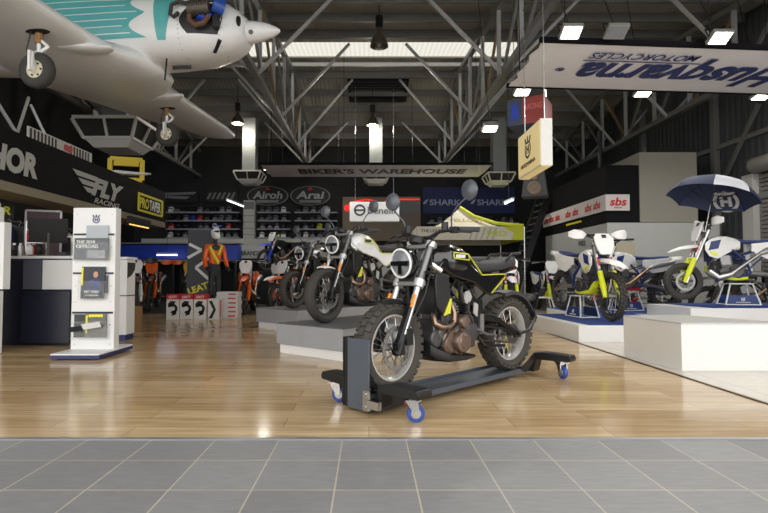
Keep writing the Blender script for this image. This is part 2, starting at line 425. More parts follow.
        mb = MB(); mb.prism([(-.02, .60), (.05, .63), (.03, .70), (-.03, .72), (-.06, .66)], (0, .11*s_, 0), X, Z, -.006, .006); mb.prism([(-.12, .50), (-.07, .53), (-.08, .62), (-.13, .60)], (0, .118*s_, 0), X, Z, -.005, .005); mb.build('engine_hanger', rim_alu, en, smooth=0)
    mb = MB(); mb.secx([(.40, .23, .34, .09), (.36, .19, .31, .12), (.20, .165, .24, .13), (0, .16, .21, .12), (-.12, .17, .20, .10)], 16, 4)
    mb.build('belly_pan', black, g, 40)
    mb = MB(); mb.box((.36, 0, .67), (.03, .24, .26)); mb.build('radiator', black, g, bevel=.006)
    # swingarm, shock, rear hugger
    mb = MB()
    for s_ in (1, -1):
        mb.tube([(-.15, .085*s_, .50), (-.40, .105*s_, .46), (-.68, .115*s_, .322)], [.035, .03, .024], 8)
        mb.tube([(-.22, .09*s_, .42), (-.45, .11*s_, .39), (-.66, .115*s_, .322)], .016, 6)
        mb.box((-.68, .12*s_, .322), (.09, .02, .055))
    mb.bar((-.2, -.08, .49), (-.2, .08, .49), .06)
    mb.build('swingarm', satin_black, g)
    mb = MB(); mb.tube([(-.20, 0, .72), (-.30, 0, .47)], .02, 8)
    mb.tube([(-.21+.03*math.cos(t*.8)-.0045*t/2, .03*math.sin(t*.8), .70-.0088*t) for t in range(27)], .007, 5); mb.build('shock_absorber', alu, g)
    mb = MB()
    arc = [(-.677+.375*math.cos(a), .322+.375*math.sin(a)) for a in [math.radians(x) for x in range(72, 176, 13)]]
    rings = [[(x, -.09, z-.03), (x, -.085, z), (x, 0, z+.012), (x, .085, z), (x, .09, z-.03), (x, 0, z-.006)] for x, z in arc]
    mb.loft(rings); mb.build('hugger', mat('matt_grey_plastic', (58, 60, 64), .5), g, 60)
    mb = MB()
    for s_ in (1, -1):
        mb.tube([(-.66, .145*s_, .33), (-.80, .16*s_, .35), (-.98, .12*s_, .45), (-1.04, .05*s_, .56)], [.016, .016, .013, .011], 8)
    mb.prism([(-.09, -.12), (.09, -.12), (.09, .10), (-.09, .10)], (-1.04, 0, .55), Y, V((-.45, 0, .9)), -.006, .006)
    mb.secx([(-1.09, .58, .65, .07), (-1.03, .58, .67, .075), (-.96, .58, .63, .045)], 12)
    mb.build('plate_carrier', black, g)
    mb = MB()
    for s_ in (1, -1):
        mb.tube([(-.14, .1*s_, .40), (-.16, .19*s_, .36), (-.16, .27*s_, .36)], .013, 8)
        mb.box((-.17, .12*s_, .44), (.05, .02, .16))
    mb.build('foot_peg', alu, g)
    mb = MB(); mb.tube([(-.1, .11, .30), (-.22, .13, .26), (-.40, .13, .30), (-.62, .13, .40)], [.03, .05, .055, .045], 12) if False else mb.secx([(-.02, .22, .34, .035, -.15), (-.18, .24, .40, .055, -.16), (-.42, .30, .46, .06, -.18), (-.50, .34, .46, .045, -.18)], 14)
    mb.build('silencer', satin_black, g)
    mb = MB(); mb.box((.655, .105, .40), (.07, .05, .12)); mb.build('brake_caliper', satin_black, g, bevel=.008)
    mb = MB(); arc = [(.738+.350*math.cos(a), R+.350*math.sin(a)) for a in [math.radians(x) for x in range(78, 139, 10)]]
    mb.loft([[(x, -.065, z-.03), (x, -.055, z-.012), (x, 0, z), (x, .055, z-.012), (x, .065, z-.03), (x, 0, z-.014)] for x, z in arc]); mb.build('fender', fender_m or black, g, 60)
    mb = MB(); mb.tube([(.42, .12, 1.02), (.46, .16, .9), (.52, .15, .7), (.63, .12, .5), (.66, .105, .44)], .006, 5)
    mb.tube([(.38, .16, 1.15), (.46, .12, 1.06), (.42, .03, .95), (.3, .06, .85)], .006, 5)
    mb.tube([(.38, -.16, 1.15), (.47, -.1, 1.05), (.42, -.03, .93), (.28, -.06, .8)], .006, 5)
    mb.build('cable', black, g)
    mb = MB(); mb.tube([(-.14, .115, .34), (-.17, .15, .27), (-.42, .17, .25)], .011, 8); mb.build('kickstand', satin_black, g)
    mb = MB()
    for zz in (.40, .25): mb.tube([(-.1, .1, .37+(zz-.33)*.6), (-.677, .085, .322+(zz-.325)*1.1)], .008, 5)
    mb.build('chain', dark_metal, g)
    return g

# ------------------------------------------------------------------ off-road bike
def dirt_bike(label, loc, heading, group, body=None, fork=None, frame=None, seat=None, fend=None, accent=None, plate=None, guards=None, pitch=0, motard=False, steer=0, name='dirt_bike', pipe=None, cat='dirt bike', logo=True):
    body = body or white_p; fork = fork or neon_yel; frame = frame or blue_p; seat = seat or blue_p; fend = fend or body; accent = accent or neon_yel; plate = plate or white_p
    g = thing(name, label, cat, loc, (0, pitch, heading), group)
    Rf, Rr = (.30, .30) if motard else (.35, .34)
    ty = 'road' if motard else 'knob'
    wheel(g, (.74, 0, Rf), Rf, .215 if motard else .275, .12 if motard else .09, ty, satin_black, steer, 24, .15 if motard else .13, 1)
    wheel(g, (-.74, 0, Rr), Rr, .215 if motard else .245, .15 if motard else .12, ty, satin_black, 0, 24, .11, -1, sprocket=True)
    ax = V((.72, 0, Rf)); top = V((.40, 0, 1.12))
    for s_ in (1, -1):
        y = .105*s_
        def P(t, dx=0):
            p = ax+(top-ax)*t; return (p.x+dx, y, p.z)
        mb = MB(); mb.cyl(P(-.03), P(.10), .03); mb.cyl(P(.08), P(.45), .024); mb.cyl(P(.42), P(1.0), .03)
        lg = mb.build('fork_leg', steel, g)
        mb = MB(); mb.tube([P(-.02, .025), P(.2, .03), P(.46, .03)], [.03, .043, .036], 10); mb.build('fork_guard', fork, lg)
        mb = MB(); mb.tube([P(.5, .03), P(.78, .03)], .018, 8); mb.build('fork_decal', text_w, lg)
        mb = MB(); mb.tube([P(.56, .036), P(.72, .036)], .016, 6); mb.build('decal_stripe', text_red, lg)
    mb = MB()
    for t in (.62, .95):
        p = ax+(top-ax)*t; mb.box((p.x, 0, p.z), (.08, .25, .04))
    mb.build('triple_clamp', alu, g, bevel=.006)
    def HB(s_): return [(.36, 0, 1.19), (.355, .1*s_, 1.20), (.34, .2*s_, 1.24), (.27, .40*s_, 1.235)]
    mb = MB(); mb.tube(HB(-1)[::-1]+HB(1)[1:], .014, 8); mb.tube([(.345, -.16, 1.24), (.345, .16, 1.24)], .02, 8)
    for s_ in (1, -1): mb.box((.375, .06*s_, 1.16), (.04, .03, .07))
    hb = mb.build('handlebar', black, g)
    for s_ in (1, -1):
        mb = MB(); mb.tube([(.30, .30*s_, 1.24), (.26, .42*s_, 1.235)], .019, 8); mb.build('grip', black, hb)
        if guards is not False:
            mb = MB()
            mb.loft([[(.36+.02*q, y*s_, z) for (q, y, z) in sec] for sec in (
                [(0, .20, 1.22), (1, .20, 1.23), (1, .20, 1.255), (0, .20, 1.26)],
                [(2, .27, 1.175), (3.4, .27, 1.185), (3.4, .27, 1.29), (2, .27, 1.30)],
                [(1.5, .39, 1.17), (3, .39, 1.18), (3, .39, 1.31), (1.5, .39, 1.32)],
                [(-1.6, .455, 1.21), (-.6, .46, 1.215), (-.6, .46, 1.28), (-1.6, .455, 1.285)])])
            mb.build('hand_guard', guards or body, hb, 50)
        else:
            mb = MB(); mb.tube([(.35, .24*s_, 1.22), (.35, .30*s_, 1.215), (.30, .42*s_, 1.20)], .007, 6); mb.build('lever', alu, hb)
    # number plate
    mb = MB()
    mb.loft([[(.475, -.10, 1.255), (.475, .10, 1.255), (.455, .10, 1.255), (.455, -.10, 1.255)], [(.52, -.148, 1.19), (.52, .148, 1.19), (.49, .148, 1.19), (.49, -.148, 1.19)], [(.56, -.14, 1.08), (.56, .14, 1.08), (.52, .14, 1.08), (.52, -.14, 1.08)], [(.585, -.085, .95), (.585, .085, .95), (.55, .085, .95), (.55, -.085, .95)]])
    pl = mb.build('number_plate', plate, g, 40, bevel=.006)
    if logo:
        mb = MB(); mb.prism([(-.03, -.025), (.03, -.025), (.03, .025), (-.03, .025)], (.512, 0, 1.215), Y, V((-.5, 0, .86)), -.004, .012); mb.build('plate_badge', text_dark, pl)
    # front fender
    mb = MB(); rings = []
    for x, z, hw, dz in ((.46, .88, .05, .02), (.56, .875, .085, .03), (.70, .87, .095, .04), (.86, .845, .085, .035), (1.0, .80, .06, .02), (1.08, .765, .03, .01)):
        if motard: x = .46+(x-.46)*.8
        rings.append([(x, -hw, z-dz), (x, -hw*.7, z+.004), (x, 0, z+.014), (x, hw*.7, z+.004), (x, hw, z-dz), (x, hw*.6, z-.012), (x, 0, z-.004), (x, -hw*.6, z-.012)])
    mb.loft(rings); mb.build('fender', fend, g, 60)
    # tank, shrouds, seat, tail
    mb = MB(); mb.secx([(.36, .82, .98, .06), (.28, .78, 1.03, .11), (.12, .78, 1.02, .12), (-.05, .80, .97, .09)], 16, 3); mb.build('tank', black if body is not white_p else white_p, g, 50)
    for s_ in (1, -1):
        mb = MB(); rings = []
        for x, z0, z1, y in ((.48, .80, .90, .17), (.42, .70, .96, .175), (.30, .66, 1.0, .165), (.16, .74, .99, .14), (.02, .82, .95, .11)):
            rings.append([(x, (y-.012)*s_, z0), (x, y*s_, z0), (x, (y+.012)*s_, (z0+z1)/2), (x, y*s_, z1), (x, (y-.012)*s_, z1)])
        mb.loft(rings); sh = mb.build('shroud', body, g, 50)
        mb = MB(); mb.prism([(.44, .79), (.40, .93), (.26, .96), (.30, .82)], (0, .181*s_, 0), X, Z, -.006, .006); mb.build('shroud_decal', frame, sh)
        mb = MB(); mb.prism([(.33, .70), (.42, .76), (.42, .79), (.30, .74)], (0, .183*s_, 0), X, Z, -.006, .006); mb.build('decal_flash', accent, sh)
        mb = MB(); rings = []
        for x, z0, z1, y in ((-.20, .78, .90, .10), (-.40, .66, .92, .13), (-.62, .70, .95, .14), (-.80, .86, .97, .12)):
            rings.append([(x, (y-.012)*s_, z0), (x, y*s_, z0), (x, (y+.008)*s_, (z0+z1)/2), (x, y*s_, z1), (x, (y-.012)*s_, z1)])
        mb.loft(rings); mb.build('side_plate', body, g, 50)
        mb = MB(); mb.box((.36, .10*s_, .78), (.03, .11, .32)); mb.build('radiator', black, g)
    mb = MB(); mb.secx([(.22, .97, 1.01, .05), (.10, .93, 1.0, .075), (-.10, .90, .965, .085), (-.40, .90, .965, .09), (-.65, .93, .99, .085), (-.80, .965, 1.0, .06)], 16, 3); mb.build('seat', seat, g, 50)
    mb = MB(); rings = []
    for x, z, hw in ((-.55, .93, .10), (-.75, .955, .11), (-.95, .985, .10), (-1.10, 1.0, .07), (-1.14, 1.0, .04)):
        rings.append([(x, -hw, z-.05), (x, -hw*.8, z), (x, 0, z+.012), (x, hw*.8, z), (x, hw, z-.05), (x, hw*.7, z-.015), (x, 0, z-.004), (x, -hw*.7, z-.015)])
    mb.loft(rings); mb.build('tail_fender', fend, g, 60)
    # frame, engine
    mb = MB()
    mb.tube([(.42, 0, 1.05), (.36, 0, .80)], .035, 10)
    for s_ in (1, -1):
        mb.tube([(.37, .03*s_, .95), (.1, .11*s_, .82), (-.12, .12*s_, .62), (-.18, .11*s_, .44), (-.02, .1*s_, .37), (.25, .09*s_, .38), (.36, .03*s_, .58), (.38, .02*s_, .85)], .02, 8)
        mb.tube([(-.08, .1*s_, .72), (-.5, .09*s_, .86), (-.8, .07*s_, .93)], .012, 6)
        mb.tube([(-.16, .1*s_, .50), (-.5, .09*s_, .83)], .012, 6)
    mb.build('frame', frame, g)
    mb = MB(); mb.box((.05, 0, .47), (.32, .17, .20)); mb.cyl((.02, -.13, .46), (.02, .13, .46), .095, None, 20); mb.cyl((.17, -.11, .45), (.17, .11, .45), .08, None, 18)
    en = mb.build('engine', dark_metal, g, bevel=.01)
    mb = MB(); mb.T = Matrix.Translation((.14, 0, .60)) @ Matrix.Rotation(.2, 4, 'Y')
    mb.box((0, 0, 0), (.13, .13, .22))
    for i in range(7): mb.box((0, 0, -.08+i*.028), (.165, .165, .008))
    mb.build('cylinder_block', alu, en)
    mb = MB(); mb.tube([(.20, 0, .62), (.34, .06, .58), (.40, .13, .46), (.30, .15, .36), (.12, .15, .42), (-.05, .14, .55), (-.30, .13, .74)], [.025, .04, .062, .068, .055, .03, .02], 12); mb.build('exhaust_pipe', pipe or header_m, g)
    mb = MB(); mb.tube([(-.30, .13, .74), (-.40, .15, .79), (-.80, .17, .88)], [.03, .05, .05], 12); mb.build('silencer', alu, g)
    mb = MB()
    mb.secx([(.40, .45, .55, .10), (.30, .34, .42, .12), (.0, .32, .37, .12), (-.15, .33, .39, .10)], 12, 4); mb.build('skid_plate', accent, g)
    mb = MB()
    for s_ in (1, -1):
        mb.tube([(-.14, .08*s_, .44), (-.45, .10*s_, .42), (-.75, .11*s_, Rr)], [.034, .032, .026], 8); mb.box((-.76, .115*s_, Rr), (.10, .02, .06))
        mb.tube([(-.14, .11*s_, .34), (-.16, .24*s_, .34)], .014, 6)
    mb.build('swingarm', alu, g)
    mb = MB(); mb.tube([(-.18, 0, .74), (-.24, 0, .42)], .03, 10); mb.tube([(-.19+.045*math.cos(t*.8)-.0018*t, .045*math.sin(t*.8), .72-.009*t) for t in range(26)], .007, 5); mb.build('shock_absorber', white_p if body is white_p else alu, g)
    mb = MB()
    for zz in (.41, .29): mb.tube([(-.1, .075, .36+(zz-.35)*.5), (-.74, .075, Rr+(zz-.35)*1.4)], .009, 5)
    mb.build('chain', dark_metal, g)
    return g
# ------------------------------------------------------------------ the building
def nodes(name):
    m = bpy.data.materials.new(name); m.use_nodes = True; nt = m.node_tree
    return m, nt, nt.nodes, nt.links, nt.nodes['Principled BSDF']
def wood_floor():
    m, nt, N, L, b = nodes('laminate_planks')
    tc = N.new('ShaderNodeTexCoord'); br = N.new('ShaderNodeTexBrick')
    br.offset = .37; br.offset_frequency = 2
    for k, v in (('Scale', 1.), ('Brick Width', 1.38), ('Row Height', .192), ('Mortar Size', .0012), ('Bias', 0.)): br.inputs[k].default_value = v
    br.inputs['Color1'].default_value = lin((212, 187, 148))+(1,); br.inputs['Color2'].default_value = lin((186, 157, 116))+(1,); br.inputs['Mortar'].default_value = lin((84, 62, 42))+(1,)
    L.new(tc.outputs['Object'], br.inputs['Vector'])
    mp = N.new('ShaderNodeMapping'); mp.inputs['Scale'].default_value = (1.1, 16, 1); L.new(tc.outputs['Object'], mp.inputs['Vector'])
    no = N.new('ShaderNodeTexNoise'); no.inputs['Scale'].default_value = 1.6; no.inputs['Detail'].default_value = 7; no.inputs['Distortion'].default_value = .8
    L.new(mp.outputs[0], no.inputs['Vector'])
    cr = N.new('ShaderNodeValToRGB'); cr.color_ramp.elements[0].position = .32; cr.color_ramp.elements[0].color = (.72, .66, .60, 1); cr.color_ramp.elements[1].position = .68; cr.color_ramp.elements[1].color = (1.12, 1.12, 1.1, 1)
    L.new(no.outputs['Fac'], cr.inputs['Fac'])
    mx = N.new('ShaderNodeMix'); mx.data_type = 'RGBA'; mx.blend_type = 'MULTIPLY'; mx.inputs[0].default_value = .85
    L.new(br.outputs['Color'], mx.inputs[6]); L.new(cr.outputs['Color'], mx.inputs[7]); L.new(mx.outputs[2], b.inputs['Base Color'])
    b.inputs['Roughness'].default_value = .14; b.inputs['Specular IOR Level'].default_value = .5
    return m
def tile_floor(name, c, size, grout, rough, off=(0, 0), ms=.006, var=.12):
    m, nt, N, L, b = nodes(name)
    tc = N.new('ShaderNodeTexCoord'); mp = N.new('ShaderNodeMapping'); mp.inputs['Location'].default_value = (off[0], off[1], 0)
    L.new(tc.outputs['Object'], mp.inputs['Vector'])
    br = N.new('ShaderNodeTexBrick'); br.offset = 0; br.squash = 1
    for k, v in (('Scale', 1.), ('Brick Width', size), ('Row Height', size), ('Mortar Size', ms), ('Mortar Smooth', .1)): br.inputs[k].default_value = v
    br.inputs['Color1'].default_value = tuple(x*(1+var) for x in lin(c))+(1,); br.inputs['Color2'].default_value = tuple(x*(1-var) for x in lin(c))+(1,); br.inputs['Mortar'].default_value = lin(grout)+(1,)
    L.new(mp.outputs[0], br.inputs['Vector'])
    m2 = N.new('ShaderNodeMapping'); m2.inputs['Scale'].default_value = (3, 14, 3); L.new(tc.outputs['Object'], m2.inputs['Vector'])
    no = N.new('ShaderNodeTexNoise'); no.inputs['Scale'].default_value = 3; no.inputs['Detail'].default_value = 8; L.new(m2.outputs[0], no.inputs['Vector'])
    mr = N.new('ShaderNodeMapRange'); mr.inputs['To Min'].default_value = .78; mr.inputs['To Max'].default_value = 1.2; L.new(no.outputs['Fac'], mr.inputs['Value'])
    mx = N.new('ShaderNodeMix'); mx.data_type = 'RGBA'; mx.blend_type = 'MULTIPLY'; mx.inputs[0].default_value = 1
    L.new(br.outputs['Color'], mx.inputs[6]); L.new(mr.outputs['Result'], mx.inputs[7]); L.new(mx.outputs[2], b.inputs['Base Color'])
    bp = N.new('ShaderNodeBump'); bp.inputs['Strength'].default_value = .25; bp.inputs['Distance'].default_value = .004; bp.invert = True
    L.new(br.outputs['Fac'], bp.inputs['Height']); L.new(bp.outputs['Normal'], b.inputs['Normal'])
    b.inputs['Roughness'].default_value = rough
    return m
def ribbed(name, c, scale, axis, rough=.55, metal=0., strength=.6):
    m, nt, N, L, b = nodes(name)
    tc = N.new('ShaderNodeTexCoord'); w = N.new('ShaderNodeTexWave'); w.wave_type = 'BANDS'; w.bands_direction = axis; w.wave_profile = 'SIN'
    w.inputs['Scale'].default_value = scale; w.inputs['Distortion'].default_value = 0
    L.new(tc.outputs['Object'], w.inputs['Vector'])
    cr = N.new('ShaderNodeValToRGB'); cr.color_ramp.elements[0].position = .35; cr.color_ramp.elements[1].position = .6; L.new(w.outputs['Fac'], cr.inputs['Fac'])
    bp = N.new('ShaderNodeBump'); bp.inputs['Strength'].default_value = strength; bp.inputs['Distance'].default_value = .03
    L.new(cr.outputs['Color'], bp.inputs['Height']); L.new(bp.outputs['Normal'], b.inputs['Normal'])
    no = N.new('ShaderNodeTexNoise'); no.inputs['Scale'].default_value = .8; L.new(tc.outputs['Object'], no.inputs['Vector'])
    mx = N.new('ShaderNodeMix'); mx.data_type = 'RGBA'; c = lin(c)
    mx.inputs[6].default_value = tuple(x*.85 for x in c)+(1,); mx.inputs[7].default_value = tuple(x*1.15 for x in c)+(1,)
    L.new(no.outputs['Fac'], mx.inputs[0]); L.new(mx.outputs[2], b.inputs['Base Color'])
    b.inputs['Roughness'].default_value = rough; b.inputs['Metallic'].default_value = metal
    return m
roof_m = ribbed('grey_roof_sheet', (150, 146, 136), 2.4, 'X')
wallr_m = ribbed('dark_wall_sheet', (66, 70, 72), 1.6, 'Y')
truss_m = mat('grey_steel_paint', (120, 120, 117), .45, .3, var=.15)
truss_w = mat('pale_galvanised_steel', (180, 181, 179), .42, .35, var=.12)
tan_m = mat('rusty_primer_steel', (128, 106, 78), .6, .1, var=.2)
dark_wall = mat('black_painted_wall', (30, 31, 34), .7)
grey_carpet = mat('dark_carpet', (46, 44, 46), .95, var=.2, scale=60)

mb = MB(); mb.box((0, -2.585, -.05), (26, 10.83, .1)); struct(mb.build('floor_tile', tile_floor('slate_tiles', (136, 136, 137), .348, (180, 172, 156), .5, (.145, -.095), .0038), smooth=0))
mb = MB(); mb.box((0, 2.845, .002), (26, .03, .012)); struct(mb.build('trim_1', mat('aluminium_strip', (158, 162, 166), .35, .6), smooth=0))
mb = MB(); mb.box((-3.36, 7.43, -.05), (12.28, 9.14, .1)); struct(mb.build('floor', wood_floor(), smooth=0))
mb = MB(); mb.box((-3.36, 16.5, -.05), (12.28, 9, .1)); struct(mb.build('floor_carpet', grey_carpet, smooth=0))
mb = MB(); mb.box((5.95, 11.93, -.05), (6.3, 18.14, .1)); struct(mb.build('floor_polished', tile_floor('cream_porcelain', (206, 196, 182), .6, (150, 140, 126), .16, (0, 0), .003, .02), smooth=0))
mb = MB(); mb.box((2.79, 11.93, .002), (.025, 18.14, .01)); struct(mb.build('trim_2', mat('dark_bronze_strip', (74, 62, 46), .4, .5), smooth=0))
XL, XR, YB = -9.5, 8.5, 20.6
mb = MB(); mb.box((XL-.1, 11.7, 3.8), (.2, 18, 7.6)); struct(mb.build('wall_left', dark_wall, smooth=0))
mb = MB(); mb.box((XR+.1, 11.7, 3.8), (.2, 18, 7.6)); struct(mb.build('wall_right', wallr_m, smooth=0))
mb = MB(); mb.box((-.5, YB+.1, 3.2), (18.4, .2, 6.4)); struct(mb.build('wall_back', dark_wall, smooth=0))
# roof: ridge along x at y = 15
RZ, RY = 7.2, 15.
def roofz(y): return RZ-.107*(RY-y) if y < RY else RZ-.19*(y-RY)
SK = (-3.4, 4.1, 13.2, 14.5)
def roof_panel(name, x0, x1, y0, y1, m):
    mb = MB(); z0, z1 = roofz(y0), roofz(y1)
    mb.loft([[(x0, y0, z0), (x0, y0, z0+.05), (x1, y0, z0+.05), (x1, y0, z0)], [(x0, y1, z1), (x0, y1, z1+.05), (x1, y1, z1+.05), (x1, y1, z1)]])
    return struct(mb.build(name, m, smooth=0))
roof_panel('ceiling', XL-.2, XR+.2, -.6, SK[2], roof_m)
roof_panel('ceiling_strip', XL-.2, SK[0], SK[2], SK[3], roof_m)
roof_panel('ceiling_strip', SK[1], XR+.2, SK[2], SK[3], roof_m)
roof_panel('ceiling_ridge', XL-.2, XR+.2, SK[3], RY, roof_m)
roof_panel('ceiling_rear', XL-.2, XR+.2, RY, YB+.2, roof_m)
m, nt, N, L, b = nodes('translucent_skylight_sheet')
tr = N.new('ShaderNodeBsdfTranslucent'); tr.inputs['Color'].default_value = (.82, .80, .70, 1)
tcn = N.new('ShaderNodeTexCoord'); wv = N.new('ShaderNodeTexWave'); wv.inputs['Scale'].default_value = 2.4; L.new(tcn.outputs['Object'], wv.inputs['Vector'])
mxs = N.new('ShaderNodeMix'); mxs.data_type = 'RGBA'; mxs.inputs[6].default_value = (.27, .265, .235, 1); mxs.inputs[7].default_value = (.32, .315, .285, 1)
L.new(wv.outputs['Fac'], mxs.inputs[0]); L.new(mxs.outputs[2], tr.inputs['Color']); L.new(tr.outputs[0], N['Material Output'].inputs['Surface'])
mb = MB(); mb.add([(SK[0], SK[2], roofz(SK[2])+.05), (SK[1], SK[2], roofz(SK[2])+.05), (SK[1], SK[3], roofz(SK[3])+.05), (SK[0], SK[3], roofz(SK[3])+.05)], [(0, 1, 2, 3)]); struct(mb.build('window_1', m, smooth=0))
# roof vent louvre in the rear slope
lv = thing('roof_vent', 'dark rectangular louvre vent in the roof behind the skylight', 'vent', (0, 0, 0))
def RR(x, y, dz): return (x, y, roofz(y)-dz)
mb = MB()
for a, b_ in (((-.62, 15.75), (1.2, 15.75)), ((-.62, 17), (1.2, 17)), ((-.62, 15.75), (-.62, 17)), ((1.2, 15.75), (1.2, 17))): mb.bar(RR(*a, .05), RR(*b_, .05), .09, .1)
mb.build('frame', black, lv)
mb = MB()
for i in range(8):
    y = 15.85+i*.145; mb.bar(RR(-.6, y, .05), RR(1.18, y, .05), .11, .015)
mb.build('louvre', satin_black, lv)
# purlins
for i in range(17):
    y = 4.2+i*1.02
    if y > 20.3: break
    if SK[2]+.1 < y < SK[3]-.1: continue
    mb = MB(); z = roofz(y)-.1; mb.box((-.5, y, z), (17.9, .07, .2)); struct(mb.build('ceiling_purlin', truss_w if abs(y-14.4) < .6 else truss_m, smooth=0))
mb = MB(); mb.box((.35, 14.62, roofz(14.62)-.16), (9.4, .09, .1)); struct(mb.build('ceiling_purlin', truss_w, smooth=0))
# trusses run front to back
TX = [-6.8, -2.25, 2.68, 7.55]; CZ = 4.9
for ti, tx in enumerate(TX):
    e = bpy.data.objects.new('ceiling_truss', None); col.objects.link(e); e.location = (tx, 0, 0); struct(e)
    mb = MB(); mb.box((0, 12.4, CZ), (.12, 16.2, .12)); mb.build('bottom_chord', truss_m, e, smooth=0)
    mb = MB(); mb.bar((0, 4, roofz(4)-.27), (0, RY, RZ-.27), .12, .12); mb.bar((0, RY, RZ-.27), (0, 20.4, roofz(20.4)-.27), .12, .12); mb.build('top_chord', truss_m, e, smooth=0)
    n = 11; ys = [4.4+i*1.5 for i in range(n)]
    for i, y in enumerate(ys):
        mb = MB(); mb.bar((0, y, CZ), (0, y, roofz(y)-.27), .075, .075, (1, 0, 0)); mb.build('web_post', truss_w, e, smooth=0)
        if i < n-1:
            y2 = ys[i+1]; a, b_ = ((y, CZ), (y2, roofz(y2)-.27)) if y >= RY-.6 else ((y2, CZ), (y, roofz(y)-.27))
            mb = MB(); mb.bar((.05, a[0], a[1]), (.05, b_[0], b_[1]), .08, .05, (1, 0, 0)); mb.build('web_diagonal', tan_m if i % 3 == 1 else truss_m, e, smooth=0)
    for i, y in enumerate((10., 12.75, 15.5, 18.2)):
        for s_ in (1, -1):
            z = roofz(y)-.2; dx = min(1.75, z-CZ)
            mb = MB(); mb.bar((s_*.05, y, CZ), (s_*dx, y, z), .06, .06, (0, 1, 0)); mb.build('knee_brace', truss_w, e, smooth=0)
# right wall girts and posts
for z in (3.98, 2.6):
    mb = MB(); mb.box((XR-.06, 11.7, z), (.12, 18, .1)); struct(mb.build('wall_right_girt', truss_m, smooth=0))
for y in (9.0, 12.35, 15.6): 
    mb = MB(); mb.box((XR-.08, y, 3), (.14, .14, 6)); struct(mb.build('wall_right_post', truss_m, smooth=0))
mb = MB(); mb.bar((XR-.1, 12.5, 2.6), (XR-.1, 10.9, 4.6), .07); struct(mb.build('wall_right_brace', truss_m, smooth=0))
# roller shutter on the right wall
rs = bpy.data.objects.new('door_1', None); col.objects.link(rs); struct(rs)
mb = MB(); mb.box((XR-.12, 11.15, 1.55), (.2, .32, 3.1)); mb.build('door_post', mat('pale_grey_post', (172, 172, 166), .5), rs, smooth=0)
mb = MB()
for i in range(34): mb.box((XR-.06, 9.5, .05+i*.09), (.05, 3.0, .07))
mb.build('shutter_slat', mat('grey_shutter', (120, 118, 112), .5, .2), rs, smooth=0)
mb = MB(); mb.cyl((XR-.2, 8, 3.26), (XR-.2, 10.95, 3.26), .17, None, 20); mb.build('shutter_roll', mat('grey_shutter', (120, 118, 112)), rs)

# ------------------------------------------------------------------ platforms and pedestals
def slab(poly, z0, z1, name, m, parent, bevel=.004):
    mb = MB(); mb.prism([(x, y) for x, y in poly], (0, 0, 0), X, Y, z0, z1); return mb.build(name, m, parent, smooth=0, bevel=bevel)
t = thing('display_platform', 'empty white platform with a plain grey top at the cream tile edge', 'platform', (2.95, 4.86, 0))
P = [(0, 0), (1.02, 0), (.62, 1.0), (-.1, .9)]
slab(P, 0, .437, 'body', white_s, t); slab([(x*.999, y*.999) for x, y in P], .437, .453, 'top', mat('grey_laminate_top', (190, 190, 188), .3), t)
t = thing('display_platform', 'white platform with blue carpet edge, under the bike with the umbrella', 'platform', (4.76, 7.6, 0))
slab([(0, 0), (3.2, 0), (3.2, 1.2), (0, 1.2)], 0, .415, 'body', white_s, t); slab([(.35, .02), (3.18, .02), (3.18, 1.18), (.3, 1.18)], .415, .428, 'carpet', carpet_blue, t, 0)
t = thing('display_platform', 'low white platform with blue carpet under the yellow forked dirt bike', 'platform', (2.83, 6.94, 0))
slab([(0, 0), (1.75, 0), (1.75, 2.0), (-.1, 2.0)], 0, .225, 'body', white_s, t); slab([(.16, .02), (1.73, .02), (1.73, 1.98), (.08, 1.98)], .225, .237, 'carpet', carpet_blue, t, 0)
t = thing('display_platform', 'low white platform with blue carpet behind, under the bike with red swingarm bits', 'platform', (3.7, 9.0, 0))
slab([(0, 0), (2.5, 0), (2.5, 1.7), (0, 1.7)], 0, .225, 'body', white_s, t); slab([(.02, .02), (2.48, .02), (2.48, 1.68), (.02, 1.68)], .225, .237, 'carpet', carpet_blue, t, 0)
ped_m = mat('concrete_grey_laminate', (150, 152, 156), .55, var=.14, scale=3)
ang = math.atan2(-.68, .81)
for lab, loc in (('concrete grey pedestal on a white plinth under the white tank motorcycle', (-1.085, 6.04, 0)), ('concrete grey pedestal behind, under the silver tank motorcycle', (-1.95, 8.88, 0))):
    t = thing('pedestal', lab, 'pedestal', loc, ang, 'grey motorcycle pedestals')
    slab([(0, 0), (1.06, 0), (1.06, 2.2), (0, 2.2)], .105, .335, 'body', ped_m, t, .004); slab([(0, 0), (1.06, 0), (1.06, 2.2), (0, 2.2)], .335, .345, 'top', mat('dark_grey_top', (92, 93, 96), .5), t, .003)
    slab([(.03, .03), (1.03, .03), (1.03, 2.17), (.03, 2.17)], 0, .105, 'plinth', white_s, t, 0)

# ------------------------------------------------------------------ the motorcycles
h0 = math.atan2(-.65, -.76)
street_bike('black motorcycle with yellow pinstripe clamped on the wheeled dolly', (.705, 4.16, .066), h0, gloss_black, 'naked street motorcycles', 'rally', yellow_line)
h1 = math.atan2(-.77, -.64)
street_bike('white tank motorcycle on the grey pedestal behind the dolly', (-.045, 6.57, .346), h1, white_paint, 'naked street motorcycles', 'road', yellow_line, clip_on=True, panel_m=white_paint, fender_m=white_p)
street_bike('silver tank motorcycle on the further grey pedestal', (-.80, 9.22, .346), h1, silver_paint, 'naked street motorcycles', 'road', None, clip_on=True, fender_m=satin_black)

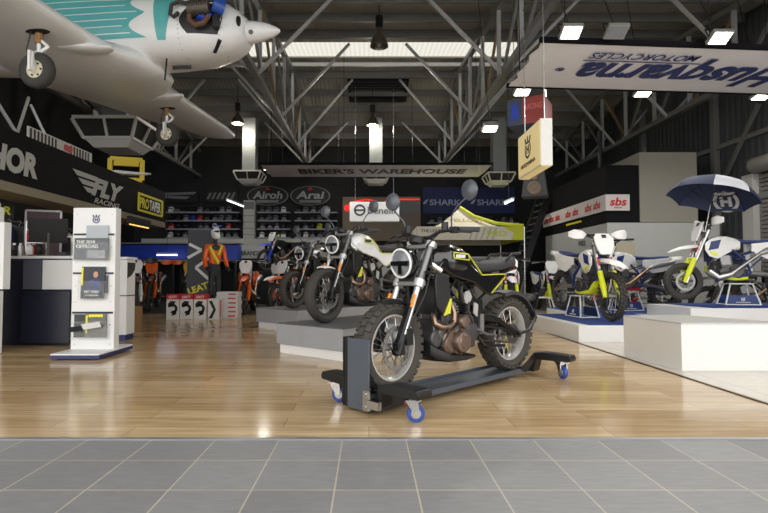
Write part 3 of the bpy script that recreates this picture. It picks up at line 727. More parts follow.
# ------------------------------------------------------------------ wheeled dolly under the black bike
tr_h = math.atan2(-.687, -.726)
t = thing('motorcycle_dolly', 'charcoal steel motorcycle dolly on blue castors', 'dolly', (.7275, 4.11, 0), tr_h)
mb = MB(); mb.prism([(-.182, .085), (-.182, .045), (.125, .045), (.125, .085), (.115, .085), (.115, .062), (-.172, .062), (-.172, .085)], (-.80, 0, 0), Y, Z, 0, 1.72)
mb.build('channel', trolley_m, t, smooth=0, bevel=.003)
for x, nm in ((.975, 0), (-.985, 1)):
    mb = MB(); w = .13 if not nm else .11
    mb.prism([(-.47, .185), (-.46, .155), (-.28, .145), (-.24, .145), (-.215, .03), (.12, .03), (.15, .145), (.24, .145), (.46, .155), (.47, .185), (.45, .21), (.20, .215), (.12, .20), (.085, .06), (-.185, .06), (-.21, .20), (-.26, .215), (-.45, .21)], (x-w/2, 0, 0), Y, Z, 0, w)
    mb.build('cross_arm', trolley_b, t, smooth=0, bevel=.006)
mb = MB(); mb.prism([(-.78, .045), (-.95, .145), (-1.03, .145), (-1.03, .205), (-.93, .205), (-.70, .085)], (0, .13, 0), X, Z, -.006, .006); mb.build('gusset', trolley_b, t, smooth=0); mb = MB(); mb.prism([(-.78, .045), (-.95, .145), (-1.03, .145), (-1.03, .205), (-.93, .205), (-.70, .085)], (0, -.22, 0), X, Z, -.006, .006); mb.build('gusset', trolley_b, t, smooth=0); mb = MB()
mb.prism([(.75, .04), (1.04, .03), (1.04, .11), (.95, .2), (.86, .12)], (0, .12, 0), X, Z, -.006, .006); mb.build('gusset', trolley_b, t, smooth=0); mb = MB(); mb.prism([(.75, .04), (1.04, .03), (1.04, .11), (.95, .2), (.86, .12)], (0, -.225, 0), X, Z, -.006, .006)
mb.build('gusset', trolley_b, t, smooth=0)
mb = MB(); mb.prism([(-.12, .0), (.085, .0), (.085, .46), (-.12, .46)], (1.08, 0, .025), Y, Z, -.006, .006); ck = mb.build('chock_plate', trolley_m, t, smooth=0, bevel=.002)
mb = MB(); mb.box((1.06, -.14, .255), (.03, .05, .46)); mb.box((1.035, -.172, .255), (.085, .012, .46)); mb.build('flange', trolley_b, ck, smooth=0)
mb = MB(); mb.box((1.09, .07, .10), (.03, .04, .13)); mb.cyl((1.10, .07, .06), (1.111, .07, .06), .012, None, 8); mb.cyl((1.10, .07, .14), (1.111, .07, .14), .012, None, 8); mb.box((1.085, .13, .08), (.03, .11, .05)); mb.build('bracket', steel, ck, smooth=0)
for x in (.975, -.985):
    for y in (.36, -.36):
        c = bpy.data.objects.new('castor', None); col.objects.link(c); c.parent = t; c.location = (x, y, 0); c.rotation_euler = (0, 0, ((2.45 if y > 0 else 2.0) if x > 0 else 1.0))
        mb = MB(); mb.lathe([(0, -.02), (.034, -.02), (.05, -.018), (.055, -.012), (.055, .012), (.05, .018), (.034, .02), (0, .02)], (.02, 0, .055), (0, 1, 0), 24); mb.build('tyre', pu_blue, c)
        mb = MB(); mb.lathe([(0, -.024), (.03, -.022), (.033, -.018)], (.02, 0, .055), (0, 1, 0), 16); mb.lathe([(0, .024), (.03, .022), (.033, .018)], (.02, 0, .055), (0, 1, 0), 16); mb.build('hub', steel, c)
        mb = MB()
        for s_ in (1, -1): mb.prism([(-.045, .135), (.03, .135), (.04, .06), (.02, .038), (0, .06)], (0, .03*s_, 0), X, Z, -.003, .003)
        mb.box((0, 0, .138), (.10, .085, .008)); mb.cyl((0, 0, .12), (0, 0, .15), .03); mb.cyl((.02, -.036, .055), (.02, .036, .055), .008); mb.build('fork', steel, c, smooth=30)
        mb = MB(); mb.box((-.035, 0, .118), (.03, .03, .012)); mb.build('brake_pedal', red_p, c)
# ------------------------------------------------------------------ dirt bikes on the right
dirt_bike('white dirt bike with fluoro yellow fork guards facing the entrance on the low platform', (3.40, 8.08, .285), math.atan2(-1.4, .13), 'white and blue dirt bikes', pitch=.045, steer=-.05)
dirt_bike('white dirt bike with red bits standing behind the yellow forked one', (4.86, 9.6, .30), math.atan2(-.2, -.97), 'white and blue dirt bikes', fork=white_p, accent=red_p, guards=False, pitch=-.04)
dirt_bike('white supermoto bike parked under the open umbrella', (5.80, 8.14, .50), math.atan2(.2, -.98), 'white and blue dirt bikes', motard=True, steer=.1, pitch=-.01, pipe=steel)
small = [((3.05, 11.2, 0), -1.75, 'white and yellow dirt bike standing on the floor beside the stairs'), ((4.45, 12.95, 0), -1.6, 'white and yellow dirt bike behind the small white stand'), ((2.35, 12.3, 0), -1.9, 'white dirt bike furthest back of the row below the green canopy')]
for loc, a, lab in small: dirt_bike(lab, loc, a, 'dirt bikes on the floor below the canopy', guards=False, logo=False)
def bike_stand(lab, loc, rot, sc_=1., panels=True):
    t = thing('bike_stand', lab, 'bike stand', loc, rot, 'white trapezoid bike stands'); t.scale = (sc_*1.22, sc_*1.12, sc_)
    wf = mat('white_tube', (222, 224, 226), .35)
    h, bw, tw = .42, .25, .16
    for s_ in (1, -1):
        mb = MB(); y0, y1 = .17*s_, .12*s_
        mb.tube([(-bw, y0, .015), (-tw, y1, h), (tw, y1, h), (bw, y0, .015)], .014, 8); mb.tube([(-bw+.01, y0, .02), (bw-.01, y0, .02)], .013, 8); mb.build('side_frame', wf, t)
        if panels:
            mb = MB(); mb.loft([[(-bw*.93, y0*.99, .03), (bw*.93, y0*.99, .03), (bw*.93, y0*.95, .03), (-bw*.93, y0*.95, .03)], [(-.21, y0*.87, .2), (.21, y0*.87, .2), (.21, y0*.83, .2), (-.21, y0*.83, .2)]]); pn = mb.build('panel', carpet_blue if False else mat('navy_panel', (34, 58, 112), .5), t, smooth=0)
            n_ = V((0, s_*.3, .06)).normalized(); ey_ = V((0, -s_*.12, 1)).normalized()
            crown_emblem((0, .165*s_, .125), X*(-s_), ey_, .075, text_w, pn); text('HUSQVARNA', (0, .168*s_+.006*s_, .065), X*(-s_), ey_, .2, .025, text_w, pn)
    mb = MB(); mb.box((0, 0, h+.008), (.36, .28, .016))
    mb.build('top_plate', wf, t, bevel=.004)
    
    for x in (-bw+.01, bw-.01): mb = MB(); mb.tube([(x, -.17, .02), (x, .17, .02)], .013, 8); mb.build('cross_bar', wf, t)
    return t
bike_stand('white tube stand under the yellow forked dirt bike', (3.38, 8.15, .238), math.atan2(-1.4, .13)+PI, .80)
bike_stand('white tube stand with navy panel under the supermoto', (5.85, 8.13, .429), math.atan2(.2, -.98)+PI, .80)
bike_stand('white tube stand on the platform behind, under the bike with red bits', (4.80, 9.6, .238), math.atan2(-.2, -.97)+PI, .84)
bike_stand('small bare white stand on the floor beside the low platform', (3.88, 11.56, 0), -.1, .95, False)
# open umbrella over the supermoto
t = thing('umbrella', 'open navy and white umbrella over the supermoto', 'umbrella', (5.24, 7.95, 1.62), (math.radians(-5), math.radians(16), 0))
t.scale = (.86,)*3
n = 8; Rm, Hm = .74, .44
def upt(i, f, dr=0):
    a = 2*PI*i/n+.2; r = Rm*math.sin(f*PI/2*.92)/math.sin(PI/2*.92); sag = 1
    return V((r*math.cos(a)*sag, r*math.sin(a)*sag, .58+Hm*(math.cos(f*PI/2*.92)-math.cos(PI/2*.92))+dr))
for i in range(n):
    mb = MB(); rows = 8; cols = 6; vs = []
    for dr in (0, -.004):
        for r in range(rows+1):
            f = r/rows
            a, b_ = upt(i, f, dr), upt(i+1, f, dr)
            for c in range(cols+1):
                u = c/cols; p = a.lerp(b_, u); k = 4*u*(1-u); p.z -= .0; p.x *= 1-.03*k*0; 
                p.z += .02*k*f*(1-f)*2+ (.028*k*f if r == rows else 0)
                vs.append(p)
    st = cols+1; off = (rows+1)*st; fs = []
    for r in range(rows):
        for c in range(cols):
            q = r*st+c; fs.append((q, q+1, q+st+1, q+st)); fs.append((off+q, off+q+st, off+q+st+1, off+q+1))
    mb.add(vs, fs); mb.build('canopy_panel', mat('umbrella_white', (214, 216, 224), .7) if i == 5 else mat('umbrella_navy', (50, 59, 88), .7), t, 80)
    mb = MB(); mb.tube([upt(i, f/6, -.012) for f in range(7)], .004, 5); mb.tube([(0, 0, .50), upt(i, .5, -.012)], .004, 5); mb.build('rib', satin_black, t)
p0, p1 = upt(0, .62, -.006), upt(1, .62, -.006); cen = (p0+p1)/2-V((0, 0, .02))
q0 = (upt(0, .95)+upt(1, .95))/2; q1 = (upt(0, .4)+upt(1, .4))/2
crown_emblem(cen, (p0-p1), (q1-q0), .56, mat('umbrella_print', (206, 204, 204), .7), t, t=.012)
mb = MB(); mb.cyl((0, 0, -.12), (0, 0, .98), .008); mb.build('shaft', steel, t)
mb = MB(); mb.tube([(0, 0, -.06), (0, 0, -.16)], .018, 10); mb.build('handle', black, t)
mb = MB(); mb.cyl((0, 0, .93), (0, 0, 1.02), .006); mb.build('tip', chrome, t)

# ------------------------------------------------------------------ brochure stand
t = thing('brochure_stand', 'tall white brochure stand with crown emblem and navy edged base', 'display stand', (-3.14, 5.84, 0))
mb = MB(); mb.prism([(-.25, -.36), (.27, -.36), (.27, .42), (-.25, .42)], (0, 0, 0), X, Y, .012, .05); bs = mb.build('base', navy_edge, t, smooth=0)
mb = MB(); mb.prism([(-.25, -.36), (.27, -.36), (.27, .42), (-.25, .42)], (0, 0, 0), X, Y, .05, .066); mb.build('base_top', white_s, bs, smooth=0, bevel=.002)
mb = MB(); mb.box((0, .06, .87), (.49, .12, 1.61)); pn = mb.build('panel', white_s, t, smooth=0, bevel=.004)
for z in (1.368, .925, .478):
    mb = MB(); mb.box((0, -.004, z), (.46, .012, .022)); mb.build('rail', navy, pn, smooth=0)
mb = MB()
for z in (1.60, 1.22, 1.05, .78, .60, .34, .12):
    for x in (-.2, .2): mb.cyl((x, -.003, z), (x, .004, z), .008, None, 8)
mb.build('screw_head', steel, pn)
crown_emblem((.02, -.002, 1.545), X, Z, .105, text_navy, pn)
for x0, x1, z0, z1 in ((-.22, .20, 1.07, 1.36), (-.14, .18, .63, .92), (-.21, .19, .18, .47)):
    mb = MB(); mb.box(((x0+x1)/2, -.07, (z0+z1)/2-.04), (x1-x0, .004, z1-z0-.08)); mb.box((x0, -.035, (z0+z1)/2), (.004, .07, z1-z0)); mb.box((x1, -.035, (z0+z1)/2), (.004, .07, z1-z0)); mb.box(((x0+x1)/2, -.035, z0), (x1-x0, .07, .004)); mb.build('pocket', acrylic, t, smooth=0)
def leaf(name, lab, cat, loc, w, h, m, tilt=.08, rz=0, th=.012, group=None):
    g = thing(name, lab, cat, loc, (-tilt, 0, rz), group)
    mb = MB(); mb.box((0, 0, h/2), (w, th, h)); c = mb.build('cover', m, g, smooth=0); return g, c
bx, by = -3.14, 5.84
g, c = leaf('brochure', 'wide grey off-road brochure in the top pocket of the stand', 'brochure', (bx-.01, by-.045, 1.08), .385, .245, paper_g, .06)
text('THE 2018', (-.065, -.008, .20), X, Z, .21, .036, text_w, c); text('OFFROAD', (-.045, -.008, .15), X, Z, .25, .044, text_w, c)
mb = MB(); mb.box((.06, -.0075, .06), (.2, .002, .09)); mb.build('photo', mat('grey_photo', (150, 154, 158), .5, var=.5, scale=20), c, smooth=0)
leaf('leaflet', 'pale grey leaflet tucked behind the wide brochure', 'leaflet', (bx+.045, by-.018, 1.25), .25, .22, mat('pale_grey_paper', (176, 182, 188), .6), .0, th=.004)
g, c = leaf('magazine', 'dark portrait magazine with a rider on the cover, middle pocket', 'magazine', (bx+.015, by-.045, .64), .265, .36, paper_d, .06)
mb = MB(); mb.ell((.03, -.008, .27), (.028, .004, .036), 12, 8); mb.build('cover_face', skin, c)
mb = MB(); mb.prism([(-.06, .1), (.1, .1), (.09, .2), (.05, .23), (.0, .23), (-.05, .19)], (0, -.006, 0), X, Z, 0, .004); mb.build('cover_jacket', blue_p, c, smooth=0)
mb = MB(); mb.box((-.122, -.0075, .25), (.02, .002, .2)); mb.build('spine_strip', paper_y, c, smooth=0)
text('WE TEND', (-.01, -.010, .075), X, Z, .17, .03, text_w, c); text('TO OFFROAD', (-.01, -.010, .035), X, Z, .15, .018, text_w, c)
leaf('leaflet', 'dark leaflet showing beside the portrait magazine', 'leaflet', (bx+.148, by-.024, .70), .05, .2, mat('charcoal_print', (60, 62, 66), .5), .05)
g, c = leaf('magazine', 'magazine with a yellow masthead in the lowest pocket', 'magazine', (bx+.05, by-.035, .20), .24, .265, mat('black_white_print', (96, 98, 92), .5, var=.7, scale=30), .05)
mb = MB(); mb.box((0, -.0075, .245), (.16, .002, .03)); mb.build('masthead', paper_y, c, smooth=0)
mb = MB(); mb.box((-.10, -.0075, .15), (.02, .002, .2)); mb.build('side_band', paper_y, c, smooth=0)
leaf('magazine', 'dark magazine leaning at the edge of the lowest pocket', 'magazine', (bx-.135, by-.03, .20), .12, .26, mat('dark_green_print', (52, 56, 54), .5, var=.5, scale=30), .05)
g = thing('leaflet', 'open white leaflet sticking out of the lowest pocket', 'leaflet', (bx-.02, by-.10, .33), (.5, -.16, 0)); mb = MB(); mb.box((.06, 0, 0), (.20, .008, .07)); mb.build('page', paper_w, g, smooth=0); mb = MB(); mb.box((-.12, -.005, -.005), (.15, .008, .06)); mb.build('dark_page', paper_d, g, smooth=0)

# ------------------------------------------------------------------ counters on the left
t = thing('sales_counter', 'navy sales counter with a pale worktop behind the brochure stand', 'counter', (-4.5, 6.9, 0))
mb = MB(); mb.box((0, .05, .55), (1.5, .6, 1.1)); mb.build('body', navy, t, smooth=0, bevel=.004)
mb = MB(); mb.box((0, .05, 1.135), (1.6, .7, .035)); mb.build('worktop', white_s, t, smooth=0, bevel=.004)
mb = MB(); mb.box((0, -.255, 1.105), (1.52, .02, .03)); mb.build('edge_strip', navy_edge, t, smooth=0)
mb = MB(); mb.box((.50, -.27, .91), (.43, .04, .38)); mb.build('white_panel', white_s, t, smooth=0, bevel=.002)
mb = MB(); mb.box((.15, -.265, .91), (.24, .03, .38)); mb.build('reflection_panel', mat('navy_laminate_reflection', (84, 86, 96), .4), t, smooth=0)  # grey reflection on the navy front, put in as a lighter coloured panel
mb = MB(); mb.box((.37, -.30, .37), (.62, .10, .66)); mb.build('front_box', navy, t, smooth=0, bevel=.003)
t = thing('end_counter', 'white counter end with navy plinth just behind the brochure stand', 'counter', (-3.50, 7.12, 0))
mb = MB(); mb.box((0, .1, .60), (.30, .26, 1.04)); mb.build('body', white_s, t, smooth=0, bevel=.01)
mb = MB(); mb.box((0, .1, .04), (.27, .24, .08)); mb.build('plinth', navy_edge, t, smooth=0)
mb = MB(); mb.box((0, .1, 1.14), (.33, .32, .035)); mb.build('worktop', white_s, t, smooth=0, bevel=.005)
mb = MB(); mb.box((0, .1, .62), (.304, .264, .014)); mb.build('shadow_gap', black, t, smooth=0)
mb = MB(); mb.prism([(-.12, .86), (.0, .90), (.10, .98), (.12, 1.08), (-.12, 1.08)], (.15, .1, 0), Y, Z, 0, .004); mb.build('curved_inlay', wood_dark, t, smooth=0)
t = thing('info_kiosk', 'white two-tier kiosk standing beside the navy sales counter', 'kiosk', (-4.78, 5.97, 0))
mb = MB(); mb.box((-.03, 0, .36), (1.04, .1, .72)); mb.build('lower_box', white_s, t, smooth=0, bevel=.004)
mb = MB(); mb.box((0, 0, 1.13), (1.12, .12, .78)); mb.build('upper_box', white_s, t, smooth=0, bevel=.004)
mb = MB(); mb.box((-.03, 0, .73), (1.0, .1, .03)); mb.build('shadow_gap', navy, t, smooth=0)
t = thing('card_box', 'small white box on top of the kiosk', 'box', (-4.44, 5.97, 1.52)); mb = MB(); mb.box((0, 0, .09), (.28, .1, .18)); mb.build('body', white_s, t, smooth=0, bevel=.01); mb = MB(); mb.ell((0, 0, .21), (.12, .08, .06), 14, 8); mb.build('lid', white_p, t)
t = thing('monitor', 'black computer monitor seen from behind on the sales counter', 'monitor', (-4.36, 6.95, 1.153), .5)
mb = MB(); mb.T = Matrix.Translation((0, 0, .36)) @ Matrix.Rotation(.28, 4, 'X'); mb.box((0, 0, 0), (.46, .03, .34)); mb.box((0, .025, -.02), (.3, .03, .2)); mb.build('screen', black, t, smooth=0, bevel=.006)
mb = MB(); mb.bar((0, .02, .02), (0, .03, .34), .07, .03); mb.box((0, 0, .01), (.24, .2, .02)); mb.build('foot', black, t, smooth=0)
t = thing('card_terminal', 'small black payment terminal on the sales counter', 'terminal', (-4.05, 6.8, 1.153), .2); mb = MB(); mb.box((0, 0, .03), (.09, .17, .05)); mb.build('body', black, t, smooth=0, bevel=.008); mb = MB(); mb.box((0, .03, .057), (.07, .06, .004)); mb.build('screen', bright_blue, t, smooth=0)
t = thing('document_tray', 'dark document tray at the far end of the sales counter', 'tray', (-4.97, 6.88, 1.153)); mb = MB(); mb.box((0, 0, .008), (.3, .24, .014)); mb.box((-.15, 0, .05), (.012, .24, .09)); mb.box((.15, 0, .05), (.012, .24, .09)); mb.box((0, 0, .07), (.3, .24, .01)); mb.build('tray_shell', black, t, smooth=0); mb = MB(); mb.box((0, 0, .085), (.26, .2, .02)); mb.build('paper', paper_w, t, smooth=0)
t = thing('price_ledge', 'thin white ledge rail behind the brochure stand', 'shelf', (-3.75, 6.6, 1.40)); mb = MB(); mb.box((0, .05, 0), (.3, .1, .012)); mb.box((.0, .095, -.03), (.3, .01, .06)); mb.bar((0, .09, -.23), (0, .09, 0), .02); mb.build('ledge', white_s, t, smooth=0)

# ------------------------------------------------------------------ fascia over the parts counter
fas = thing('fascia_board', 'long black fascia board carrying large brand lettering over the parts area', 'sign', (-5, 8.2, 2.2))
fb = mat('black_fascia', (22, 22, 24), .75, spec=.15)
mb = MB(); mb.box((-.3, 0, .37), (.6, 8.6, .73)); mb.build('board', fb, fas, smooth=0)
mb = MB(); mb.box((-.3, 0, -.07), (.62, 8.6, .13)); mb.build('soffit_beam', mat('beige_beam', (134, 124, 104), .6), fas, smooth=0)
def ft(body, y, z, w, h, m, **k): return text(body, (.012, y-8.2, z-2.2), Y, Z, w, h, m, fas, **k)
ft('THOR', 7.02, 2.52, 1.26, .37, text_g, bold=.055, shear=.12)
ft('FLY', 9.75, 2.52, 1.2, .34, text_g, bold=.055, shear=.35); ft('RACING', 9.72, 2.27, .95, .1, text_g, bold=.02, shear=.35)
mb = MB()
for k in range(3): mb.prism([(.52+k*.1, 2.68-k*.12-8.2*0), (1.45-k*.0, 2.68-k*.12), (1.40, 2.60-k*.12), (.62+k*.1, 2.60-k*.12)], (.012, 8.2-8.2-.28-.0, -2.2), Y, Z, 0, .004) if False else None
for k, (a, b_, z) in enumerate(((8.55, 9.35, 2.70), (8.72, 9.3, 2.58), (8.88, 9.25, 2.46))): mb.prism([(a, z), (b_, z), (b_-.06, z-.085), (a+.14, z-.085)], (.012, -8.2, -2.2), Y, Z, 0, .004)
mb.build('wing_mark', text_g, fas, smooth=0)
mb = MB()
for a, b_ in (((11.0, 2.32), (12.3, 2.32)), ((11.0, 2.68), (12.3, 2.68)), ((11.02, 2.32), (11.02, 2.68)), ((12.28, 2.32), (12.28, 2.68))): mb.bar((.015, a[0]-8.2, a[1]-2.2), (.015, b_[0]-8.2, b_[1]-2.2), .012, .05)
mb.build('yellow_border', text_yel, fas, smooth=0)
ft('PRO', 11.33, 2.5, .46, .24, text_yel, bold=.03); ft('TAPER', 11.9, 2.5, .62, .24, text_w, bold=.03)
t = thing('display_board', 'white board with black bars and red flash standing on top of the fascia', 'sign', (-5.25, 8.7, 2.94))
mb = MB(); mb.box((0, 0, .13), (.03, 1.8, .26)); mb.build('board', mat('off_white_board', (198, 196, 190), .5), t, smooth=0)
mb = MB()
for i in range(19):
    if i == 9: mb.build('bar_print', text_black, t, smooth=0); mb = MB()
    if i not in (8, 9, 10, 11): mb.box((.017, -.85+i*.09, .14), (.004, .045, .2))
mb.build('bar_print', text_black, t, smooth=0)
mb = MB(); mb.prism([(.0, .12), (.24, .1), (.27, .21), (.03, .22)], (.017, 0, 0), Y, Z, 0, .004); mb.box((.017, .3, .02), (.004, 1.2, .03)); mb.build('red_flash', text_red, t, smooth=0)
t = thing('fluorescent_tube', 'warm fluorescent tube fixed below the fascia end', 'lamp', (-4.9, 10.9, 1.95)); mb = MB(); mb.cyl((0, -.45, 0), (0, .45, 0), .012, None, 10); mb.build('tube', mat('warm_tube', (255, 214, 120), .4, emis=(255, 206, 110), es=1.4), t); mb = MB(); mb.box((0, 0, .09), (.06, 1.0, .15)); mb.build('mount_batten', black, t, smooth=0)

for k, (y0, y1, z1) in enumerate(((6.9, 7.02, 3.85), (7.75, 7.1, 3.85), (7.6, 8.25, 3.8), (8.55, 8.3, 3.7))):
    mb = MB(); mb.bar((-.3, y0-8.2, .735), (-.55, y1-8.2, z1-2.2), .035, .035); st_ = mb.build('strut', truss_w, fas, smooth=0)
    mb = MB(); mb.bar((-.3, y0-8.2, .737), (-.303, y0+(y1-y0)*.1-8.2, .735+(z1-2.935)*.1), .04, .04); mb.build('blue_foot', bright_blue, st_, smooth=0)
gc = [('lime', (186, 200, 50)), ('red', (178, 40, 40)), ('white', (208, 208, 206)), ('black', (30, 30, 32))]
for k in range(6):
    nm, c_ = gc[(k*3+k//4) % 4]
    t = thing('spray_can', '%s spray can, %s of the row at the back of the sales counter' % (nm, ['first', 'second', 'third', 'fourth', 'fifth', 'last'][k]), 'can', (-5.05+k*.09, 7.15, 1.153), 0, 'spray cans on the sales counter')
    mb = MB(); mb.lathe([(0, 0), (.03, 0), (.032, .01), (.032, .15), (.022, .17), (0, .172)], (0, 0, 0), (0, 0, 1), 14); mb.build('can_body', mat('can_'+nm, c_, .3, .3), t); mb = MB(); mb.cyl((0, 0, .17), (0, 0, .2), .018, None, 10); mb.build('cap', white_p, t)
t = thing('goods_carton', 'brown cardboard carton on the floor behind the end of the sales counter', 'box', (-4.0, 8.3, 0)); mb = MB(); mb.box((0, 0, .2), (.5, .4, .4)); mb.build('carton', mat('cardboard', (150, 116, 80), .8), t, smooth=0); mb = MB(); mb.box((0, -.201, .2), (.06, .002, .4)); mb.build('tape', mat('tape', (186, 160, 120), .4), t, smooth=0)
t = thing('glove_display', 'wire display of dark gloves on the sales counter beside the monitor', 'display', (-4.62, 7.1, 1.153)); mb = MB()
for z in (.02, .2, .38): mb.tube([(-.14, 0, z), (.14, 0, z)], .008, 6)
mb.tube([(-.14, 0, 0), (-.14, 0, .5), (.14, 0, .5), (.14, 0, 0)], .01, 6); mb.build('wire_frame', steel, t)
for k in range(4):
    mb = MB(); x, z = (-.07 if k % 2 else .07), (.22 if k < 2 else .03); mb.secx([(x-.04, z, z+.12, .02, -.03), (x, z, z+.16, .03, -.03), (x+.04, z, z+.12, .02, -.03)], 10); mb.build('glove', [black, red_p, satin_black, white_p][k], t)

dirt_bike('black and red dirt bike parked on the tiles behind the umbrella platform', (5.55, 11.0, 0), math.atan2(.1, -1), 'dark bikes before the office', body=black, fork=red_p, frame=red_p, seat=black, accent=red_p, plate=white_p, guards=False)
dirt_bike('all black dirt bike in front of the office panel, behind the supermoto tail', (7.25, 9.7, 0), math.atan2(.25, -1), 'dark bikes before the office', body=black, fork=black, frame=satin_black, seat=black, accent=black, plate=black, guards=False)
# ------------------------------------------------------------------ light aircraft hung under the roof
pl_w = mat('aircraft_white_paint', (236, 237, 236), .32, coat=.2, var=.05)
teal = mat('turquoise_paint', (92, 178, 178), .35)
ac = thing('light_aircraft', 'white and turquoise light aircraft hanging under the roof with its wheels down', 'aircraft', (-3.5, 7.75, 4.0), (math.radians(1.2), 0, math.radians(-7)))
SEC = [(1.72, .36, .70, .20), (1.62, .27, .80, .31), (1.45, .18, .90, .41), (1.1, .10, .97, .50), (.6, .07, 1.0, .55), (0, .06, 1.06, .57), (-1, .06, 1.25, .57), (-2, .08, 1.2, .54), (-3.2, .15, 1.0, .42), (-5.2, .45, .85, .16)]
def fsec(x):
    for a, b in zip(SEC, SEC[1:]):
        if b[0] <= x <= a[0]:
            f = (x-a[0])/(b[0]-a[0]); return [a[i]+(b[i]-a[i])*f for i in range(4)]
    return SEC[0]
def fpt(x, z, side=-1, d=.004, e=2.8):
    _, z0, z1, hw = fsec(x); q = max(-.999, min(.999, (z-(z0+z1)/2)/((z1-z0)/2)))
    return V((x, side*(hw*(1-abs(q)**e)**(1/e)+d), z))
mb = MB(); xs = [1.72, 1.68, 1.62, 1.55, 1.45, 1.3, 1.1, .85, .6, .3, 0, -.5, -1, -1.5, -2, -2.6, -3.2, -4.2, -5.2]
mb.secx([tuple(fsec(x)) for x in xs], 36, 2.8); fu = mb.build('fuselage', pl_w, ac, 50)
def patch(mb, x0f, x1f, z0, z1, nx=14, nz=8, d=.005, side=-1):
    vs = []; fs = []
    for j in range(nz+1):
        z = z0+(z1-z0)*j/nz
        for i in range(nx+1):
            x = x0f(z)+(x1f(z)-x0f(z))*i/nx; vs.append(fpt(x, z, side, d))
    for j in range(nz):
        for i in range(nx): q = j*(nx+1)+i; fs.append((q, q+1, q+nx+2, q+nx+1))
    mb.add(vs, fs)
mb = MB(); patch(mb, lambda z: -2.4-.0*z, lambda z: .40-.25*abs(math.sin((z-.30)*9)), .30, .95, 20, 22); mb.build('turquoise_panel', teal, fu, 60)
mb = MB(); patch(mb, lambda z: .58-.1*z, lambda z: .66+(z-.2)*.22, .26, .9, 3, 10); mb.build('turquoise_flash', teal, fu, 60)
mb = MB()
for i in range(6): patch(mb, lambda z: -2.4, lambda z: .30-.25*abs(math.sin((z-.3)*9)), .36+i*.1, .372+i*.1, 20, 1, .008)
mb.build('white_stripe', pl_w, fu, 60)
mb = MB()
for i in range(26):
    z = .10+(i % 13)*.06; x = (.86 if i < 13 else 1.42)
    p = fpt(x, z, -1, .002); mb.ell(p, (.007, .004, .007), 6, 4)
mb.build('rivet', satin_black, fu)
# open engine bay
mb = MB(); patch(mb, lambda z: .98+.10*math.sin(z*9), lambda z: 1.42-.05*math.sin(z*8), .34, .92, 10, 8, .003); mb.build('engine_bay', black, fu, 60)
en = bpy.data.objects.new('engine', None); col.objects.link(en); en.parent = ac; en.location = (-.02, -.01, -.09); en.scale = (1.06, 1, 1.12)
mb = MB()
mb.cyl((1.0, -.56, .66), (1.28, -.53, .68), .085, None, 16)
for i in range(9): mb.cyl((1.02+i*.03, -.56+i*.003, .66+i*.002), (1.028+i*.03, -.56+i*.003, .66+i*.002), .10, None, 16)
mb.build('cylinder_fin', mat('oily_grey_alloy', (112, 106, 96), .5, .6, var=.3, scale=40), en)
mb = MB(); mb.tube([(1.02, -.56, .60), (1.04, -.60, .50), (1.12, -.60, .43), (1.22, -.58, .46), (1.28, -.54, .56)], .034, 10); mb.build('intake_hose', mat('brown_duct_hose', (104, 74, 56), .7, var=.2, scale=60), en)
mb = MB(); mb.cyl((1.33, -.52, .72), (1.45, -.44, .68), .10, None, 16); mb.ell((1.40, -.50, .80), (.09, .06, .07)); mb.build('blue_cover', mat('engine_blue', (44, 78, 160), .35), en)
mb = MB(); mb.box((1.36, -.49, .50), (.10, .08, .15)); mb.cyl((1.36, -.49, .56), (1.36, -.49, .60), .05); mb.build('magneto', black, en, bevel=.02)
mb = MB(); mb.tube([(.86, -.55, .62), (.82, -.60, .55), (.76, -.58, .60), (.78, -.58, .72), (.88, -.56, .76), (1.0, -.55, .72)], .026, 10); mb.build('black_hose', rubber, en)
mb = MB(); mb.tube([(1.1, -.52, .60), (1.2, -.54, .52), (1.3, -.5, .6)], .02, 8); mb.ell((1.16, -.5, .58), (.07, .05, .05)); mb.build('carburettor', bright_blue, en)
# spinner, air inlets, chin
mb = MB(); mb.lathe([(.165, 0), (.16, .06), (.14, .18), (.105, .31), (.06, .42), (.022, .475), (0, .48)], (1.72, 0, .53), (1, 0, 0), 28); sp = mb.build('spinner', white_p, ac)
mb = MB(); mb.lathe([(.035, 0), (.03, .012), (0, .006)], (1.80, -.145, .47), (.2, -1, -.3), 14); mb.build('blade_socket', mat('socket_grey', (90, 88, 84), .5), sp)
mb = MB()
for s_ in (1, -1): mb.ell((1.655, .23*s_, .58), (.03, .10, .085), 14, 8)
mb.build('air_inlet', black, ac)
mb = MB(); mb.bar(fpt(1.28, .16, -1, .01), fpt(1.42, .28, -1, .01), .05, .03); mb.build('cowl_latch', navy, ac)
mb = MB(); patch(mb, lambda z: .55, lambda z: .85, .0, .06, 6, 3, .004); mb.build('exhaust_cutout', black, ac)
mb = MB(); mb.tube([(.66, -.44, .02), (.64, -.46, -.30)], .012, 8); mb.build('breather_pipe', satin_black, ac)
